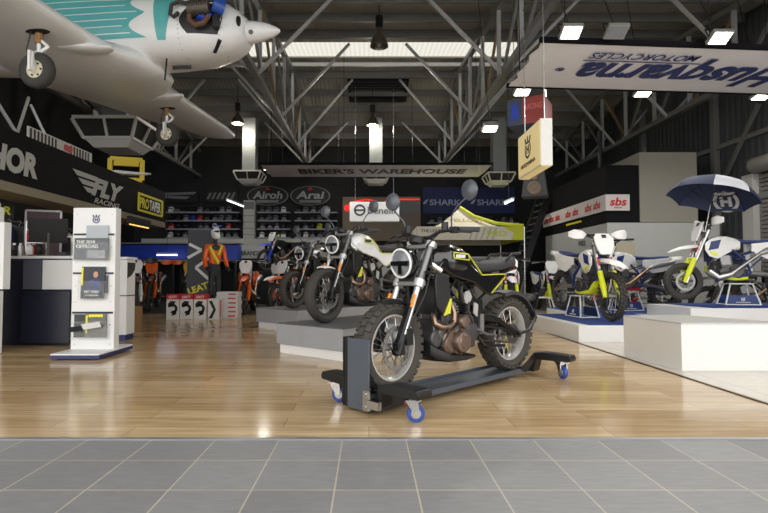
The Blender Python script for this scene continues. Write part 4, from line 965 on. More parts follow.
# wings
AF = [(0, .0), (.02, .035), (.08, .062), (.2, .082), (.4, .085), (.65, .055), (.85, .024), (1, .0), (.85, -.022), (.6, -.04), (.35, -.048), (.15, -.045), (.05, -.032), (.01, -.016)]
for s_ in (1, -1):
    mb = MB(); rings = []
    for y, le, c, z in ((.0, .34, 2.35, .03), (.45, .30, 2.25, .03), (.80, .04, 1.90, .03), (1.5, -.02, 1.66, .05), (2.6, -.08, 1.40, .09), (3.7, -.14, 1.10, .13), (4.35, -.22, .84, .155), (4.62, -.36, .52, .165), (4.70, -.50, .26, .168)):
        rings.append([(le-a*c, y*s_, z+b*c*1.25) for a, b in AF])
    mb.loft(rings); wg = mb.build('wing', pl_w, ac, 60)
    mb = MB(); mb.bar((-1.28, .8*s_, -.012), (-1.05, 3.9*s_, .098), .012, .012); mb.bar((-.52, .8*s_, -.03), (-.50, 3.9*s_, .085), .008, .008); mb.build('flap_seam', mat('seam_grey', (96, 96, 96), .6), wg)
    mb = MB()
    for x, y in ((-.3, .95), (-.75, 1.3), (-.4, 2.5), (-.85, .85)): mb.lathe([(0, .008), (.035, .006), (.045, 0)], (x, y*s_, -.045+y*.03), (0, 0, -1), 12)
    mb.build('drain_cover', satin_black, wg)
    # main gear
    gy = 1.57*s_
    lg = bpy.data.objects.new('landing_gear', None); col.objects.link(lg); lg.parent = ac; lg.location = (-.42, gy, -.53)
    mb = MB(); mb.tube([(.0, -.02*s_, .56), (.0, -.02*s_, .34)], .045, 10); mb.build('oleo_leg', mat('primer_orange_leg', (150, 112, 72), .6, .2, var=.3, scale=40), lg)
    mb = MB(); mb.tube([(0, -.02*s_, .38), (0, -.02*s_, .24), (-.0, -.09, .18), (0, -.10, 0)], .026, 10); mb.bar((0, -.10, .2), (0, -.10, -.04), .09, .03); mb.build('white_leg', white_p, lg)
    mb = MB(); mb.bar((.0, -.02*s_, .40), (.13, -.02*s_, .30), .03); mb.bar((.13, -.02*s_, .30), (.0, -.04, .16), .03); mb.build('torque_link', white_p, lg)
    mb = MB(); mb.tube([(-.05, -.04, .5), (-.09, -.07, .25), (-.03, -.1, .02)], .008, 6); mb.build('brake_line', rubber, lg)
    mb = MB(); mb.lathe([(.11, -.055), (.15, -.075), (.20, -.065), (.222, -.03), (.225, 0), (.222, .03), (.20, .065), (.15, .075), (.11, .055)], (0, 0, 0), (0, 1, 0), 32); mb.build('tyre', rubber, lg, 50)
    mb = MB(); mb.lathe([(0, -.045), (.05, -.05), (.06, -.035), (.10, -.04), (.118, -.058), (.118, .058), (.10, .04), (.06, .035), (0, .045)], (0, 0, 0), (0, 1, 0), 28); wh = mb.build('wheel_hub', mat('cream_wheel_paint', (222, 214, 190), .4), lg)
    mb = MB()
    for i in range(6):
        a = i*PI/3; mb.cyl((.078*math.cos(a), -.05, .078*math.sin(a)), (.078*math.cos(a), .05, .078*math.sin(a)), .012, None, 8)
    mb.build('hub_bolt', satin_black, wh)
    mb = MB(); mb.add([(-.15, gy-.06, -.055), (.12, gy-.06, -.045), (.12, gy+.06, -.045), (-.95, gy+.06, -.02), (-.95, gy-.06, -.02)], [(0, 1, 2, 3, 4)])
    mb = MB(); mb.box((-.55, gy*.72, -.045), (.34, .42, .02), Matrix.Rotation(.03*s_, 3, 'X')); mb.build('wheel_well', satin_black, wg, smooth=0) if False else None
    mb = MB(); mb.ell((-.42, gy, -.045), (.16, .075, .02), 14, 6); mb.build('gear_recess', black, wg)
    mb = MB(); mb.secx([(.18, -.05, .0, .05, gy-.60*s_), (.02, -.085, .0, .15, gy-.58*s_), (-.25, -.09, .0, .17, gy-.55*s_), (-.48, -.07, .0, .10, gy-.45*s_)], 16, 2.2); mb.build('wheel_fairing', pl_w, wg)
mb = MB()
for y in (.42, -.42): mb.cyl((-.4, y, .95), (-.4, y, 2.4), .012, None, 8)
mb.cyl((-3.5, 0, .95), (-3.5, 0, 2.0), .012, None, 8); mb.build('hanging_cable', steel, ac)

# ------------------------------------------------------------------ ceiling banners, hung flat
def flat_banner(lab, x0a, x1, y0, x0b, y1, z, m, groupless=True):
    t = thing('hanging_banner', lab, 'banner', (x0a, y0, z))
    mb = MB(); nx, ny = 24, 8; vs = []; fs = []
    for dz in (0, .006):
        for j in range(ny+1):
            f = j/ny
            for i in range(nx+1):
                g_ = i/nx; xl = (x0a+(x0b-x0a)*f)-x0a; x = xl+(x1-x0a-xl)*g_
                jag = .035*math.sin(j*2.3)*max(0, 1-g_*8) if 0 < j < ny else 0
                vs.append((x+jag, (y1-y0)*f, -.02*math.sin(PI*f)+.006*math.sin(i*1.1+j)*math.sin(PI*f)+dz))
    st = nx+1; off = st*(ny+1)
    for j in range(ny):
        for i in range(nx): q = j*st+i; fs.append((q, q+st, q+st+1, q+1)); fs.append((off+q, off+q+1, off+q+st+1, off+q+st))
    mb.add(vs, fs); mb.build('sheet', m, t, 80)
    for y, xa in ((0, 0), (y1-y0, x0b-x0a)):
        mb = MB(); mb.box(((x1-x0a+xa)/2, y, .02), (x1-x0a-xa+.05, .05, .06)); mb.build('rail', mat('matt_black_rail', (22, 20, 24), .9, spec=.1), t, smooth=0)
    for x, y in ((.3, 0), (2.2, 0), (x1-x0a-.4, 0), (.3, y1-y0), (x1-x0a-.4, y1-y0)):
        mb = MB(); mb.cyl((x, y, .04), (x, y, roofz(y0+y)-z-.1), .007, None, 6); mb.build('wire', satin_black, t)
    return t
ban_m = mat('banner_vinyl', (240, 239, 242), .6, var=.03)
t = flat_banner('large pale banner with upside-down navy lettering hung above the umbrella', 2.14, 6.9, 6.24, 2.26, 7.77, 3.8, ban_m); t.rotation_euler.z = .075
def bt(body, x, y, w, h, m, flip, **k):
    return text(body, (x-t.location.x, y-t.location.y, -.030), nX if flip else X, Y if flip else nY, w, h, m, t, **k)
bt('Husqvarna', 4.50, 6.98, 3.05, .90, text_navy, True, bold=.03, shear=.1); bt('MOTORCYCLES', 3.66, 6.53, 1.47, .17, text_navy, True, bold=.004, shear=.1)
bt('®', 2.72, 7.0, .13, .11, text_navy, True)
mb = MB(); mb.box((3.72-2.14, 6.68-6.24, -.030), (1.65, .018, .004)); mb.build('rule', text_navy, t, smooth=0)
t = flat_banner('long grey banner lettered as the warehouse sign across the middle of the hall', -2.86, 3.22, 13.3, -2.84, 15.0, 3.8, mat('grey_banner_vinyl', (214, 212, 216), .6, var=.03))
bt("BIKER'S WAREHOUSE", .36, 14.05, 4.6, .66, text_dark, False, bold=.03)

# ------------------------------------------------------------------ evaporative cooler outlets on ducts
def cooler(lab, loc, s, duct_w, duct_h, rot=0):
    t = thing('cooler_outlet', lab, 'cooler', loc, rot, 'ducted cooler outlets'); wm = mat('cooler_white', (214, 214, 208), .45)
    A, M_, B, H = .5*s, .38*s, .27*s, .40*s
    sq = lambda q, z: [(-q, -q, z), (q, -q, z), (q, q, z), (-q, q, z)]
    mb = MB(); mb.loft([sq(B, 0), sq(M_, .13*s)]); mb.loft([sq(A, H), sq(A, H+.05*s)])
    for k in range(4):
        p, q = V(sq(M_, .13*s)[k]), V(sq(A, H)[k]); p2, q2 = V(sq(M_, .13*s)[(k+1) % 4]), V(sq(A, H)[(k+1) % 4])
        mb.bar(p, q, .045*s, .045*s); mb.bar((p+p2)/2, (q+q2)/2, .035*s, .035*s); mb.bar(p, p2, .03*s, .04*s)
    mb.build('frame', wm, t, smooth=0)
    mb = MB(); mb.loft([sq(M_*.95, .13*s), sq(A*.95, H)]); mb.build('grille', mat('cooler_dark_grille', (40, 37, 34), .7), t, smooth=0)
    mb = MB(); mb.box((0, 0, H+.05*s+duct_h/2), (duct_w, duct_w, duct_h)); mb.build('duct', mat('galvanised_duct', (138, 142, 142), .5, .35, var=.2, scale=3), t, smooth=0)
    return t
cooler('large white cooler outlet hanging beside the aircraft wheel', (-6.15, 12.5, 3.95), 1.5, .6, 1.6)
cooler('small white cooler outlet on a silver duct beyond the aircraft wing tip', (-4.0, 17.1, 3.95), .9, .43, 1.8)
cooler('small white cooler outlet on a silver duct above the white lightbox', (.23, 17.1, 3.95), .9, .43, 1.8)
cooler('small white cooler outlet on a duct above the blue helmet banner', (4.35, 17.1, 3.9), .9, .43, 1.85)

# ------------------------------------------------------------------ lamps
glow = mat('lit_lamp_glass', (255, 244, 214), .3, emis=(255, 240, 206), es=14)
glow_w = mat('lit_flood_glass', (255, 250, 238), .3, emis=(255, 248, 232), es=14)
def highbay(lab, loc, lit=True):
    t = thing('high_bay_lamp', lab, 'lamp', loc, 0, 'bell shaped high bay lamps'); s = 1.15
    mb = MB(); mb.lathe([(.05, .42), (.06, .30), (.10, .24), (.17, .14), (.20, 0), (.19, 0), (.16, .13), (.09, .22), (0, .26)], (0, 0, 0), (0, 0, 1), 24); mb.build('reflector', mat('lamp_reflector', (120, 112, 96), .3, .7), t)
    mb = MB(); mb.cyl((0, 0, .40), (0, 0, .66), .085, None, 14); mb.cyl((0, 0, .66), (0, 0, roofz(loc[1])-loc[2]), .012, None, 6); mb.build('ballast', satin_black, t)
    mb = MB(); mb.ell((0, 0, .08), (.08, .08, .09), 12, 8); mb.build('bulb', glow if lit else lens_m, t)
    if lit:
        ld = bpy.data.lights.new('bulb_light', 'POINT'); ld.energy = 85; ld.color = (1, .93, .78); ld.shadow_soft_size = .12
        lo = bpy.data.objects.new('bulb_light', ld); col.objects.link(lo); lo.parent = t; lo.location = (0, 0, -.06)
highbay('unlit bell lamp hanging from the purlin at the skylight', (.22, 10.9, 5.85), False)
highbay('lit bell lamp hanging behind the skylight, over the warehouse banner', (.12, 16.4, 5.75))
highbay('lit bell lamp hanging beyond the aircraft wing', (-4.2, 16.2, 5.75))
def flood(lab, loc, tilt=.35, e=40, lit=True, s=1.):
    t = thing('flood_light', lab, 'lamp', loc, (tilt, 0, 0), 'rectangular flood lights'); t.scale = (s,)*3
    mb = MB(); mb.box((0, 0, .03), (.30, .24, .06)); mb.box((0, 0, .085), (.18, .14, .06))
    for i in range(6): mb.box((-.08+i*.032, 0, .12), (.008, .12, .03))
    mb.build('housing', mat('flood_housing', (150, 150, 146), .4, .4), t, smooth=0, bevel=.005)
    mb = MB(); mb.box((0, 0, -.003), (.25, .19, .008)); mb.build('glass', glow_w if lit else lens_m, t, smooth=0)
    mb = MB(); mb.tube([(-.165, 0, .04), (-.165, 0, .20), (.165, 0, .20), (.165, 0, .04)], .01, 6); mb.cyl((0, 0, .2), (0, 0, (roofz(loc[1])-loc[2])/s-.1), .008, None, 6); mb.build('yoke_mount', satin_black, t)
    if lit:
        ld = bpy.data.lights.new('flood_lamp', 'AREA'); ld.shape = 'RECTANGLE'; ld.size = .25; ld.size_y = .19; ld.energy = e; ld.color = (1, .96, .9)
        lo = bpy.data.objects.new('flood_lamp', ld); col.objects.link(lo); lo.parent = t; lo.location = (0, 0, -.012)
flood('lit flood light at the end of the upside-down banner by the hanging sign', (2.42, 6.02, 3.80), -.5, s=.82)
flood('lit flood light over the middle of the upside-down banner', (4.30, 6.16, 3.80), -.5, s=.82)
flood('unlit flood light on the rail between two lit ones', (2.98, 6.05, 3.82), -.5, 0, False, .82)
flood('lit flood light behind the banner, near the hanging box signs', (2.85, 9.4, 4.3), -.25, 45)
flood('lit flood light behind the banner over the dirt bikes', (5.1, 9.4, 4.28), -.25, 45)
flood('lit flood light behind the banner at the right wall', (7.3, 9.4, 4.22), -.25, 45)
for k, (x, yy, lb) in enumerate(((-3.05, 15.3, 'at the aircraft end of the warehouse banner'), (-.95, 15.5, 'above the first word of the warehouse banner'), (1.35, 15.5, 'above the second word of the warehouse banner'), (3.35, 15.3, 'at the stairs end of the warehouse banner'), (2.15, 9.0, 'beside the hanging navy and red box'))):
    flood('small lit flood light '+lb, (x, yy, 4.1 if yy > 10 else 3.5), -.2 if yy > 10 else -.3, 26, True, .9)

# ------------------------------------------------------------------ hanging signs
t = thing('hanging_sign', 'lit cream box sign with crown emblem hanging on wires over the dirt bikes', 'sign', (2.1, 6.45, 2.2))
mb = MB(); mb.box((0, 0, .28), (.14, .90, .56)); sg = mb.build('case', mat('white_sign_case', (228, 228, 222), .4), t, smooth=0, bevel=.004)
fm = mat('lit_cream_face', (222, 204, 150), .5, emis=(235, 208, 140), es=.35)
mb = MB(); mb.box((-.073, 0, .28), (.006, .87, .53)); mb.build('lit_face', fm, sg, smooth=0)
mb = MB(); mb.box((0, 0, -.003), (.12, .87, .006)); mb.build('lit_base', fm, sg, smooth=0)
crown_emblem((-.077, .02, .33), nY, Z, .30, text_black, sg); text('HUSQVARNA', (-.078, .02, .12), nY, Z, .58, .06, text_black, sg)
for y in (-.38, .38):
    mb = MB(); mb.cyl((0, y, .56), (0, y, roofz(6.45+y)-2.25), .006, None, 6); mb.build('wire', steel, t)
t = thing('hanging_sign', 'navy and red box sign with a blue figure hanging above the cream sign', 'sign', (2.86, 9.0, 3.5), -.55)
mb = MB(); mb.box((0, 0, .24), (.62, .62, .46)); bx_ = mb.build('case', mat('slate_navy_face', (58, 70, 92), .5), t, smooth=0)
mb = MB(); mb.box((.313, 0, .24), (.006, .62, .46)); mb.box((0, -.313, .24), (.62, .006, .46)); mb.build('red_face', mat('red_sign_face', (156, 62, 58), .5), bx_, smooth=0)
mb = MB(); mb.box((-.18, -.317, .24), (.26, .006, .46)); mb.build('navy_face', mat('slate_navy_face', (58, 70, 92)), bx_, smooth=0)
mb = MB(); mb.ell((-.18, -.322, .38), (.03, .004, .035), 10, 6); mb.prism([(-.25, .10), (-.20, .10), (-.18, .2), (-.16, .10), (-.11, .10), (-.13, .34), (-.23, .34)], (0, -.321, 0), X, Z, 0, .004); mb.build('blue_figure', bright_blue, bx_, smooth=0)
text('RACING', (.13, -.32, .30), X, Z, .30, .10, mat('dull_red_letter', (206, 110, 104), .5), bx_)
for x in (-.28, .28):
    mb = MB(); mb.cyl((x, 0, .47), (x, 0, roofz(9)-3.6), .006, None, 6); mb.build('wire', steel, t)
t = thing('loudspeaker', 'dark loudspeaker hanging below the cream box sign', 'loudspeaker', (2.95, 9.05, 2.28), -.4)
mb = MB(); mb.prism([(-.22, 0), (.22, 0), (.16, .46), (-.16, .46)], (0, -.15, 0), X, Z, -.3, 0); mb.build('cabinet', black, t, smooth=0, bevel=.01)
mb = MB(); mb.lathe([(.12, 0), (.11, .012), (.03, .0), (0, .01)], (0, -.15, .15), (0, -1, 0), 20); mb.lathe([(.06, 0), (.05, .01), (0, .0)], (0, -.15, .35), (0, -1, 0), 16); mb.build('driver', mat('brown_cone', (96, 80, 66), .6), t)
mb = MB(); mb.cyl((0, 0, .46), (0, 0, 1.21), .012, None, 8); mb.build('mount_bracket', steel, t)
t = thing('tubular_frame', 'yellow box frame with a white bike part standing on top of the fascia', 'frame', (-5.3, 11.1, 2.985), .3)
mb = MB()
for a, b_ in (((-.32, 0), (.32, 0)), ((-.32, .45), (.32, .45)), ((-.32, 0), (-.32, .45)), ((.32, 0), (.32, .45))): mb.bar((a[0], 0, a[1]), (b_[0], 0, b_[1]), .09, .09)
mb.box((0, .0, .36), (.5, .06, .12)); mb.build('frame_tube', mat('yellow_frame', (222, 196, 36), .45), t, smooth=0)
mb = MB(); mb.secx([(-.55, .08, .12, .08), (-.2, .1, .2, .12), (.2, .1, .18, .12), (.5, .14, .17, .05)], 12); mb.build('white_panel', white_p, t)
# ------------------------------------------------------------------ sales office on the right
ob = thing('sales_office', 'white walled sales office with a dark upper fascia and a tall beige panel', 'office', (5.6, 12.0, 0))
mb = MB(); mb.box((1.32, 2.1, 1.07), (2.64, 4.2, 2.14)); mb.build('base_wall', mat('office_white_wall', (184, 186, 182), .6), ob, smooth=0)
mb = MB(); mb.box((.39, 2.13, 2.82), (.78, 4.2, 1.38)); mb.build('fascia', fb, ob, smooth=0)
mb = MB(); mb.box((1.46, 1.4, 2.98), (1.36, 2.8, 1.66)); mb.build('beige_panel', mat('beige_grey_panel', (150, 146, 134), .6, var=.03), ob, smooth=0, bevel=.004)
mb = MB(); mb.box((.35, -.015, .84), (.55, .03, 1.66)); dr = mb.build('door', mat('beige_door', (188, 180, 156), .5), ob, smooth=0); mb = MB(); mb.cyl((.55, -.03, .85), (.55, -.08, .85), .02, None, 8); mb.build('handle', steel, dr)
mb = MB(); mb.box((-.02, 1.4, 1.75), (.04, .35, .10)); mb.build('name_plate', mat('grey_plate', (120, 120, 122), .5), ob, smooth=0)
mb = MB(); mb.cyl((-.0, .30, 3.5), (-.0, .30, 4.4), .05, None, 10); mb.build('pipe', satin_black, ob)
t = thing('brake_banner', 'white banner with repeated red lettering wrapped round the dark office fascia', 'banner', (5.56, 11.96, 2.42))
mb = MB(); mb.box((0, 2.15, .19), (.03, 4.3, .38)); mb.box((.27, 0, .19), (.56, .03, .38)); mb.build('sheet', mat('white_banner', (214, 206, 204), .6), t, smooth=0)
for i, y in enumerate((.45, .95, 1.75, 2.25, 3.05, 3.55, 4.0)): text('sbs', (-.018, y, .19), nY, Z, .40, .20, text_red, t, bold=.03, shear=.2)
text('sbs', (.28, -.018, .21), X, Z, .40, .20, text_red, t, bold=.03, shear=.2); text('BRAKES', (.28, -.018, .07), X, Z, .18, .03, text_dark, t)
t = thing('yellow_strip_sign', 'thin yellow strip fixed under the red lettered banner', 'sign', (5.57, 13.4, 2.32)); mb = MB(); mb.box((0, .5, 0), (.02, 1.0, .05)); mb.build('strip', text_yel, t, smooth=0)
# steel stairs
t = thing('staircase', 'dark open steel staircase between the canopy and the office', 'stairs', (4.25, 15.6, 0))
mb = MB(); 
for s_ in (0, .8): mb.bar((.1+s_*0, s_, .1), (1.2, s_, 3.2), .05, .2)
mb.build('stringer', satin_black, t, smooth=0)
mb = MB()
for i in range(15): mb.box((.15+i*.074, .4, .25+i*.205), (.22, .8, .03))
mb.build('tread', mat('grey_tread', (92, 92, 92), .6), t, smooth=0)
mb = MB(); mb.tube([(.1, 0, 1.1), (1.2, 0, 4.1)], .025, 8)
for i in range(6): mb.cyl((.12+i*.21, 0, .2+i*.6), (.12+i*.21, 0, 1.15+i*.58), .016, None, 6)
mb.build('handrail', satin_black, t)

# ------------------------------------------------------------------ canopy tent and counters at the back
tw, ty = mat('canopy_cream', (214, 208, 190), .7), mat('canopy_lime', (196, 204, 44), .7)
t = thing('canopy_tent', 'cream and lime pop-up canopy with lettered valance behind the black motorcycle', 'tent', (1.36, 14.4, 0))
W, D, zt, zb = 3.02, 2.6, 2.28, 1.90; apx = V((1.40, 1.1, 2.95))
cs = [V((0, 0, zt)), V((W, 0, zt)), V((W, D, zt)), V((0, D, zt))]
for i in range(4):
    a, b_ = cs[i], cs[(i+1) % 4]; mb = MB(); vs = []; n = 10
    for dz in (0, -.01):
        for r in range(n+1):
            f = r/n; sag = -.26*math.sin(PI*f)*(1-f*.3)
            for c in range(n+1):
                p = a.lerp(b_, c/n).lerp(apx, f); vs.append((p.x, p.y, p.z+sag+dz))
    st = n+1; off = st*st; fs = []
    for r in range(n):
        for c in range(n): q = r*st+c; fs.append((q, q+1, q+st+1, q+st)); fs.append((off+q, off+q+st, off+q+st+1, off+q+1))
    mb.add(vs, fs); mb.build('roof_panel', ty if i == 1 else tw, t, 80)
    mb = MB(); d = (b_-a); mb.prism([(0, 0), (d.length, 0), (d.length, zt-zb), (0, zt-zb)], a-V((0, 0, zt-zb)), d.normalized(), Z, -.005, .005); vl = mb.build('valance', tw if i != 1 else ty, t, smooth=0)
    mb = MB(); mb.cyl(a-V((0, 0, zt)), a, .02, None, 8); mb.build('leg', steel, t)
mb = MB(); mb.tube([V((1.40, 1.06, 2.96)), V((1.75, .75, 2.66)), V((2.3, .30, 2.40)), V((3.0, 0, 2.30))], .05, 6); mb.build('lime_hem', ty, t)
mb = MB(); mb.prism([(2.66, 0), (3.0, 0), (3.0, .38), (2.4, .38), (2.72, .2)], (0, -.008, zb), X, Z, 0, .004); mb.build('lime_corner', ty, t, smooth=0)
text('THE', (.22, -.012, 2.16), X, Z, .24, .09, text_dark, t); text('LEADER', (.60, -.012, 2.16), X, Z, .46, .09, text_dark, t); text('PRO', (2.25, -.012, 2.08), X, Z, .55, .17, ty, t, bold=.02)
mb = MB()
for i in range(5): mb.prism([(1.45+i*.16, .02), (1.50+i*.16, .02), (1.62+i*.16, .34), (1.57+i*.16, .34)], (0, -.008, zb), X, Z, 0, .003)
mb.build('grey_slash', text_g, t, smooth=0)
text('YELLOW', (1.45, .42, 2.50), X, V((0, .42, .6)), 1.05, .12, mat('canopy_mustard', (196, 178, 70), .7), t, bold=.02)
t = thing('service_counter', 'long pale service counter under the canopy at the back of the hall', 'counter', (2.6, 17.9, 0))
mb = MB(); mb.box((0, 0, .75), (5.6, .5, 1.5)); mb.build('front', mat('pale_grey_front', (176, 176, 172), .6), t, smooth=0); mb = MB(); mb.box((0, -.05, 1.52), (5.7, .65, .05)); mb.build('worktop', white_s, t, smooth=0)
for x in (-2, 0, 2):
    mb = MB(); mb.box((x, -.255, .75), (.03, .02, 1.46)); mb.build('panel_joint', text_g, t, smooth=0)
t = thing('wall_fascia', 'long white band running under the helmet shelves on the back wall', 'fascia', (-4.9, 20.0, 2.06)); mb = MB(); mb.box((0, 0, .13), (7.8, .5, .26)); mb.build('band', mat('white_band', (196, 196, 188), .6), t, smooth=0)
t = thing('sign_board', 'white board with a navy square and dark lettering above the orange dirt bikes', 'sign', (-4.75, 19.6, 1.55)); mb = MB(); mb.box((0, 0, .25), (1.5, .04, .5)); mb.build('board', white_s, t, smooth=0); mb = MB(); mb.box((-.45, -.025, .27), (.42, .01, .34)); mb.build('navy_square', navy_edge, t, smooth=0); text('BRANDS', (.22, -.024, .2), X, Z, .72, .17, text_dark, t, bold=.02)
t = thing('blue_shelf', 'long bright blue parts shelf below the fascia end on the back wall', 'shelf', (-6.9, 18.2, 1.42))
mb = MB(); mb.box((0, 0, .3), (4.6, .5, .5)); mb.build('front_panel', bright_blue, t, smooth=0)
for z in (0.0, .6):
    mb = MB(); mb.box((0, -.1, z), (4.7, .8, .04)); mb.build('board', mat('grey_shelf', (140, 142, 146), .5), t, smooth=0)
for x in (-2.2, 0, 2.2):
    mb = MB(); mb.box((x, .1, -.68), (.08, .5, 1.38)); mb.build('support', black, t, smooth=0)
def tube_lamp(lab, a, b_):
    t = thing('fluorescent_tube', lab, 'lamp', a); d = V(b_)-V(a); mb = MB(); mb.cyl((0, 0, 0), d, .016, None, 8); mb.build('tube', mat('cool_tube', (236, 242, 255), .4, emis=(236, 242, 255), es=5), t); mb = MB(); mb.bar(V((0, 0, .05)), d+V((0, 0, .05)), .07, .05); mb.build('batten', white_s, t, smooth=0)
    mb = MB(); mb.cyl(d/2+V((0, 0, .05)), d/2+V((0, 0, roofz(a[1]+d.y/2)-a[2]-.12)), .008, None, 6); mb.build('hanging_wire', satin_black, t)
tube_lamp('white fluorescent tube hanging before the back wall helmets', (-4.95, 17.8, 3.52), (-4.75, 19.3, 3.50))
tube_lamp('white fluorescent tube hanging near the staircase', (4.08, 15.3, 3.05), (4.02, 14.2, 3.0))
tube_lamp('white fluorescent tube lighting the blue parts shelf', (-7.3, 17.6, 2.15-.55), (-6.6, 17.6, 2.15-.55))
# white column with a brand plate
t = thing('display_column', 'white display column with a grey brand plate between the helmet shelves', 'column', (-4.72, 20.2, 2.3)); mb = MB(); mb.box((0, 0, .78), (.44, .3, 1.55)); mb.build('body', mat('column_white', (186, 188, 184), .6), t, smooth=0)
mb = MB(); mb.box((0, -.16, 1.35), (.40, .02, .30)); mb.build('plate', mat('grey_plate', (120, 120, 122)), t, smooth=0)
mb = MB()
for z in (.2, .45, .7, .95): mb.box((0, -.156, z), (.44, .012, .015))
mb.build('groove', text_dark, t, smooth=0)
# oval brand signs and banner on the back wall
def oval(lab, x, z, w, h, word):
    t = thing('oval_sign', lab, 'sign', (x, 20.4, z)); n = 36
    e = lambda f: [(f*w/2*math.cos(2*PI*i/n), f*h/2*math.sin(2*PI*i/n)) for i in range(n)]
    mb = MB(); mb.prism(e(1), (0, 0, 0), X, Z, -.0, .05); mb.build('rim', mat('silver_rim', (128, 132, 134), .5), t, smooth=0)
    mb = MB(); mb.prism(e(.94), (0, 0, 0), X, Z, .0, .06); mb.build('face', text_black, t, smooth=0)
    text(word, (0, -.065, .03), X, Z, w*.72, h*.40, mat('silver_letter', (168, 174, 176), .5), t, bold=.03, shear=.15)
    mb = MB(); mb.prism([(-w*.06, h*.30), (w*.06, h*.30), (w*.04, h*.42), (-w*.04, h*.42)], (0, 0, 0), X, Z, .06, .066); mb.build('red_mark', text_red, t, smooth=0)
    mb = MB(); mb.prism([(-w*.25, -h*.36), (w*.25, -h*.36), (w*.28, -h*.22), (-w*.28, -h*.22)], (0, 0, 0), X, Z, .06, .066); mb.build('lower_plate', mat('silver_rim', (128, 132, 134)), t, smooth=0)
oval('dark oval sign lettered Airoh in silver, next to the cooler outlet', -4.05, 4.08, 1.65, .78, 'Airoh'); oval('dark oval sign lettered Arai in silver, by the red neon panel', -2.35, 4.08, 1.6, .78, 'Arai')
for lab, x, w in (('black board with slashed silver streaks at the fascia end', -7.6, 1.5), ('black board with slanted silver bars between the streaked board and the cooler', -5.9, 1.3)):
    t = thing('brand_board', lab, 'sign', (x, 20.4, 3.9)); mb = MB(); mb.box((0, 0, .2), (w, .05, .55)); mb.build('hanging_board', text_black, t, smooth=0); mb = MB()
    if w > 1.4: mb.prism([(-.7, .30), (.7, .34), (.6, .24), (-.65, .2)], (0, -.03, 0), X, Z, 0, .006); mb.prism([(-.7, .1), (.3, .05), (.45, .15), (-.68, .2)], (0, -.03, 0), X, Z, 0, .006)
    else:
        for i in range(6): mb.prism([(-.6+i*.19, .05), (-.5+i*.19, .05), (-.38+i*.19, .3+.05*(i % 2)), (-.48+i*.19, .3)], (0, -.03, 0), X, Z, 0, .006)
    mb.build('silver_print', mat('silver_rim', (128, 132, 134)), t, smooth=0)
t = thing('brand_banner', 'navy banner lettered SHARK twice above the canopy', 'banner', (4.0, 20.4, 3.4)); mb = MB(); mb.box((0, 0, .5), (3.7, .03, 1.05)); mb.build('hanging_sheet', mat('shark_navy', (28, 38, 92), .6), t, smooth=0)
lb = mat('dull_white_letter', (160, 168, 198), .6)
for x in (-.95, .95):
    text('SHARK', (x, -.02, .42), X, Z, 1.25, .24, lb, t, bold=.02); mb = MB(); mb.prism([(-.12, 0), (.0, .0), (.12, .2), (-.04, .12)], (x-.78, -.02, .36), X, Z, 0, .004); mb.build('fin_mark', lb, t, smooth=0)
t = thing('neon_panel', 'beige wall panel with red neon strips behind the white lightbox', 'sign', (.5, 20.3, 2.3)); mb = MB(); mb.box((0, 0, .85), (3.1, .06, 1.75)); mb.build('panel', mat('taupe_panel', (138, 124, 108), .6), t, smooth=0)
neon = mat('red_neon', (255, 50, 40), .4, emis=(255, 36, 28), es=1.3)
mb = MB(); mb.tube([(-1.45, -.06, 1.2), (-1.2, -.06, 1.5), (-.6, -.06, 1.62), (-.2, -.06, 1.55), (-.25, -.06, 1.4), (-.8, -.06, 1.4)], .022, 8); mb.ell((-1.38, -.06, 1.28), (.1, .04, .12)); mb.tube([(.0, -.06, 1.4), (.25, -.06, 1.62), (1.5, -.06, 1.62)], .018, 8); mb.build('neon_tube', neon, t)
mb = MB(); mb.box((.9, -.05, 1.3), (1.2, .03, .5)); mb.build('grey_plate', mat('grey_plate', (120, 120, 122)), t, smooth=0)
t = thing('lightbox', 'white rectangular lightbox with a round badge hanging in front of the red neon', 'sign', (.17, 16.0, 2.58)); mb = MB(); mb.box((0, 0, .31), (1.55, .14, .62)); lbx = mb.build('case', mat('lightbox_white', (220, 222, 220), .4, emis=(235, 238, 240), es=.12), t, smooth=0, bevel=.02)
mb = MB(); arc_band(mb, V((-.46, -.075, .36)), X, Z, .13, .18, 0, 2*PI, .006, 28); mb.prism([(-.16, -.025), (.16, -.025), (.16, .025), (-.16, .025)], V((-.46, -.075, .36)), X, Z, 0, .006); mb.build('round_badge', text_dark, lbx, smooth=0)
text('Benelli', (.22, -.078, .35), X, Z, .86, .22, mat('grey_letter_mid', (120, 122, 126), .5), lbx, bold=.02)
for x in (-.6, .6):
    mb = MB(); mb.cyl((x, 0, .62), (x, 0, roofz(16)-2.7), .007, None, 6); mb.build('hanging_wire', steel, t)

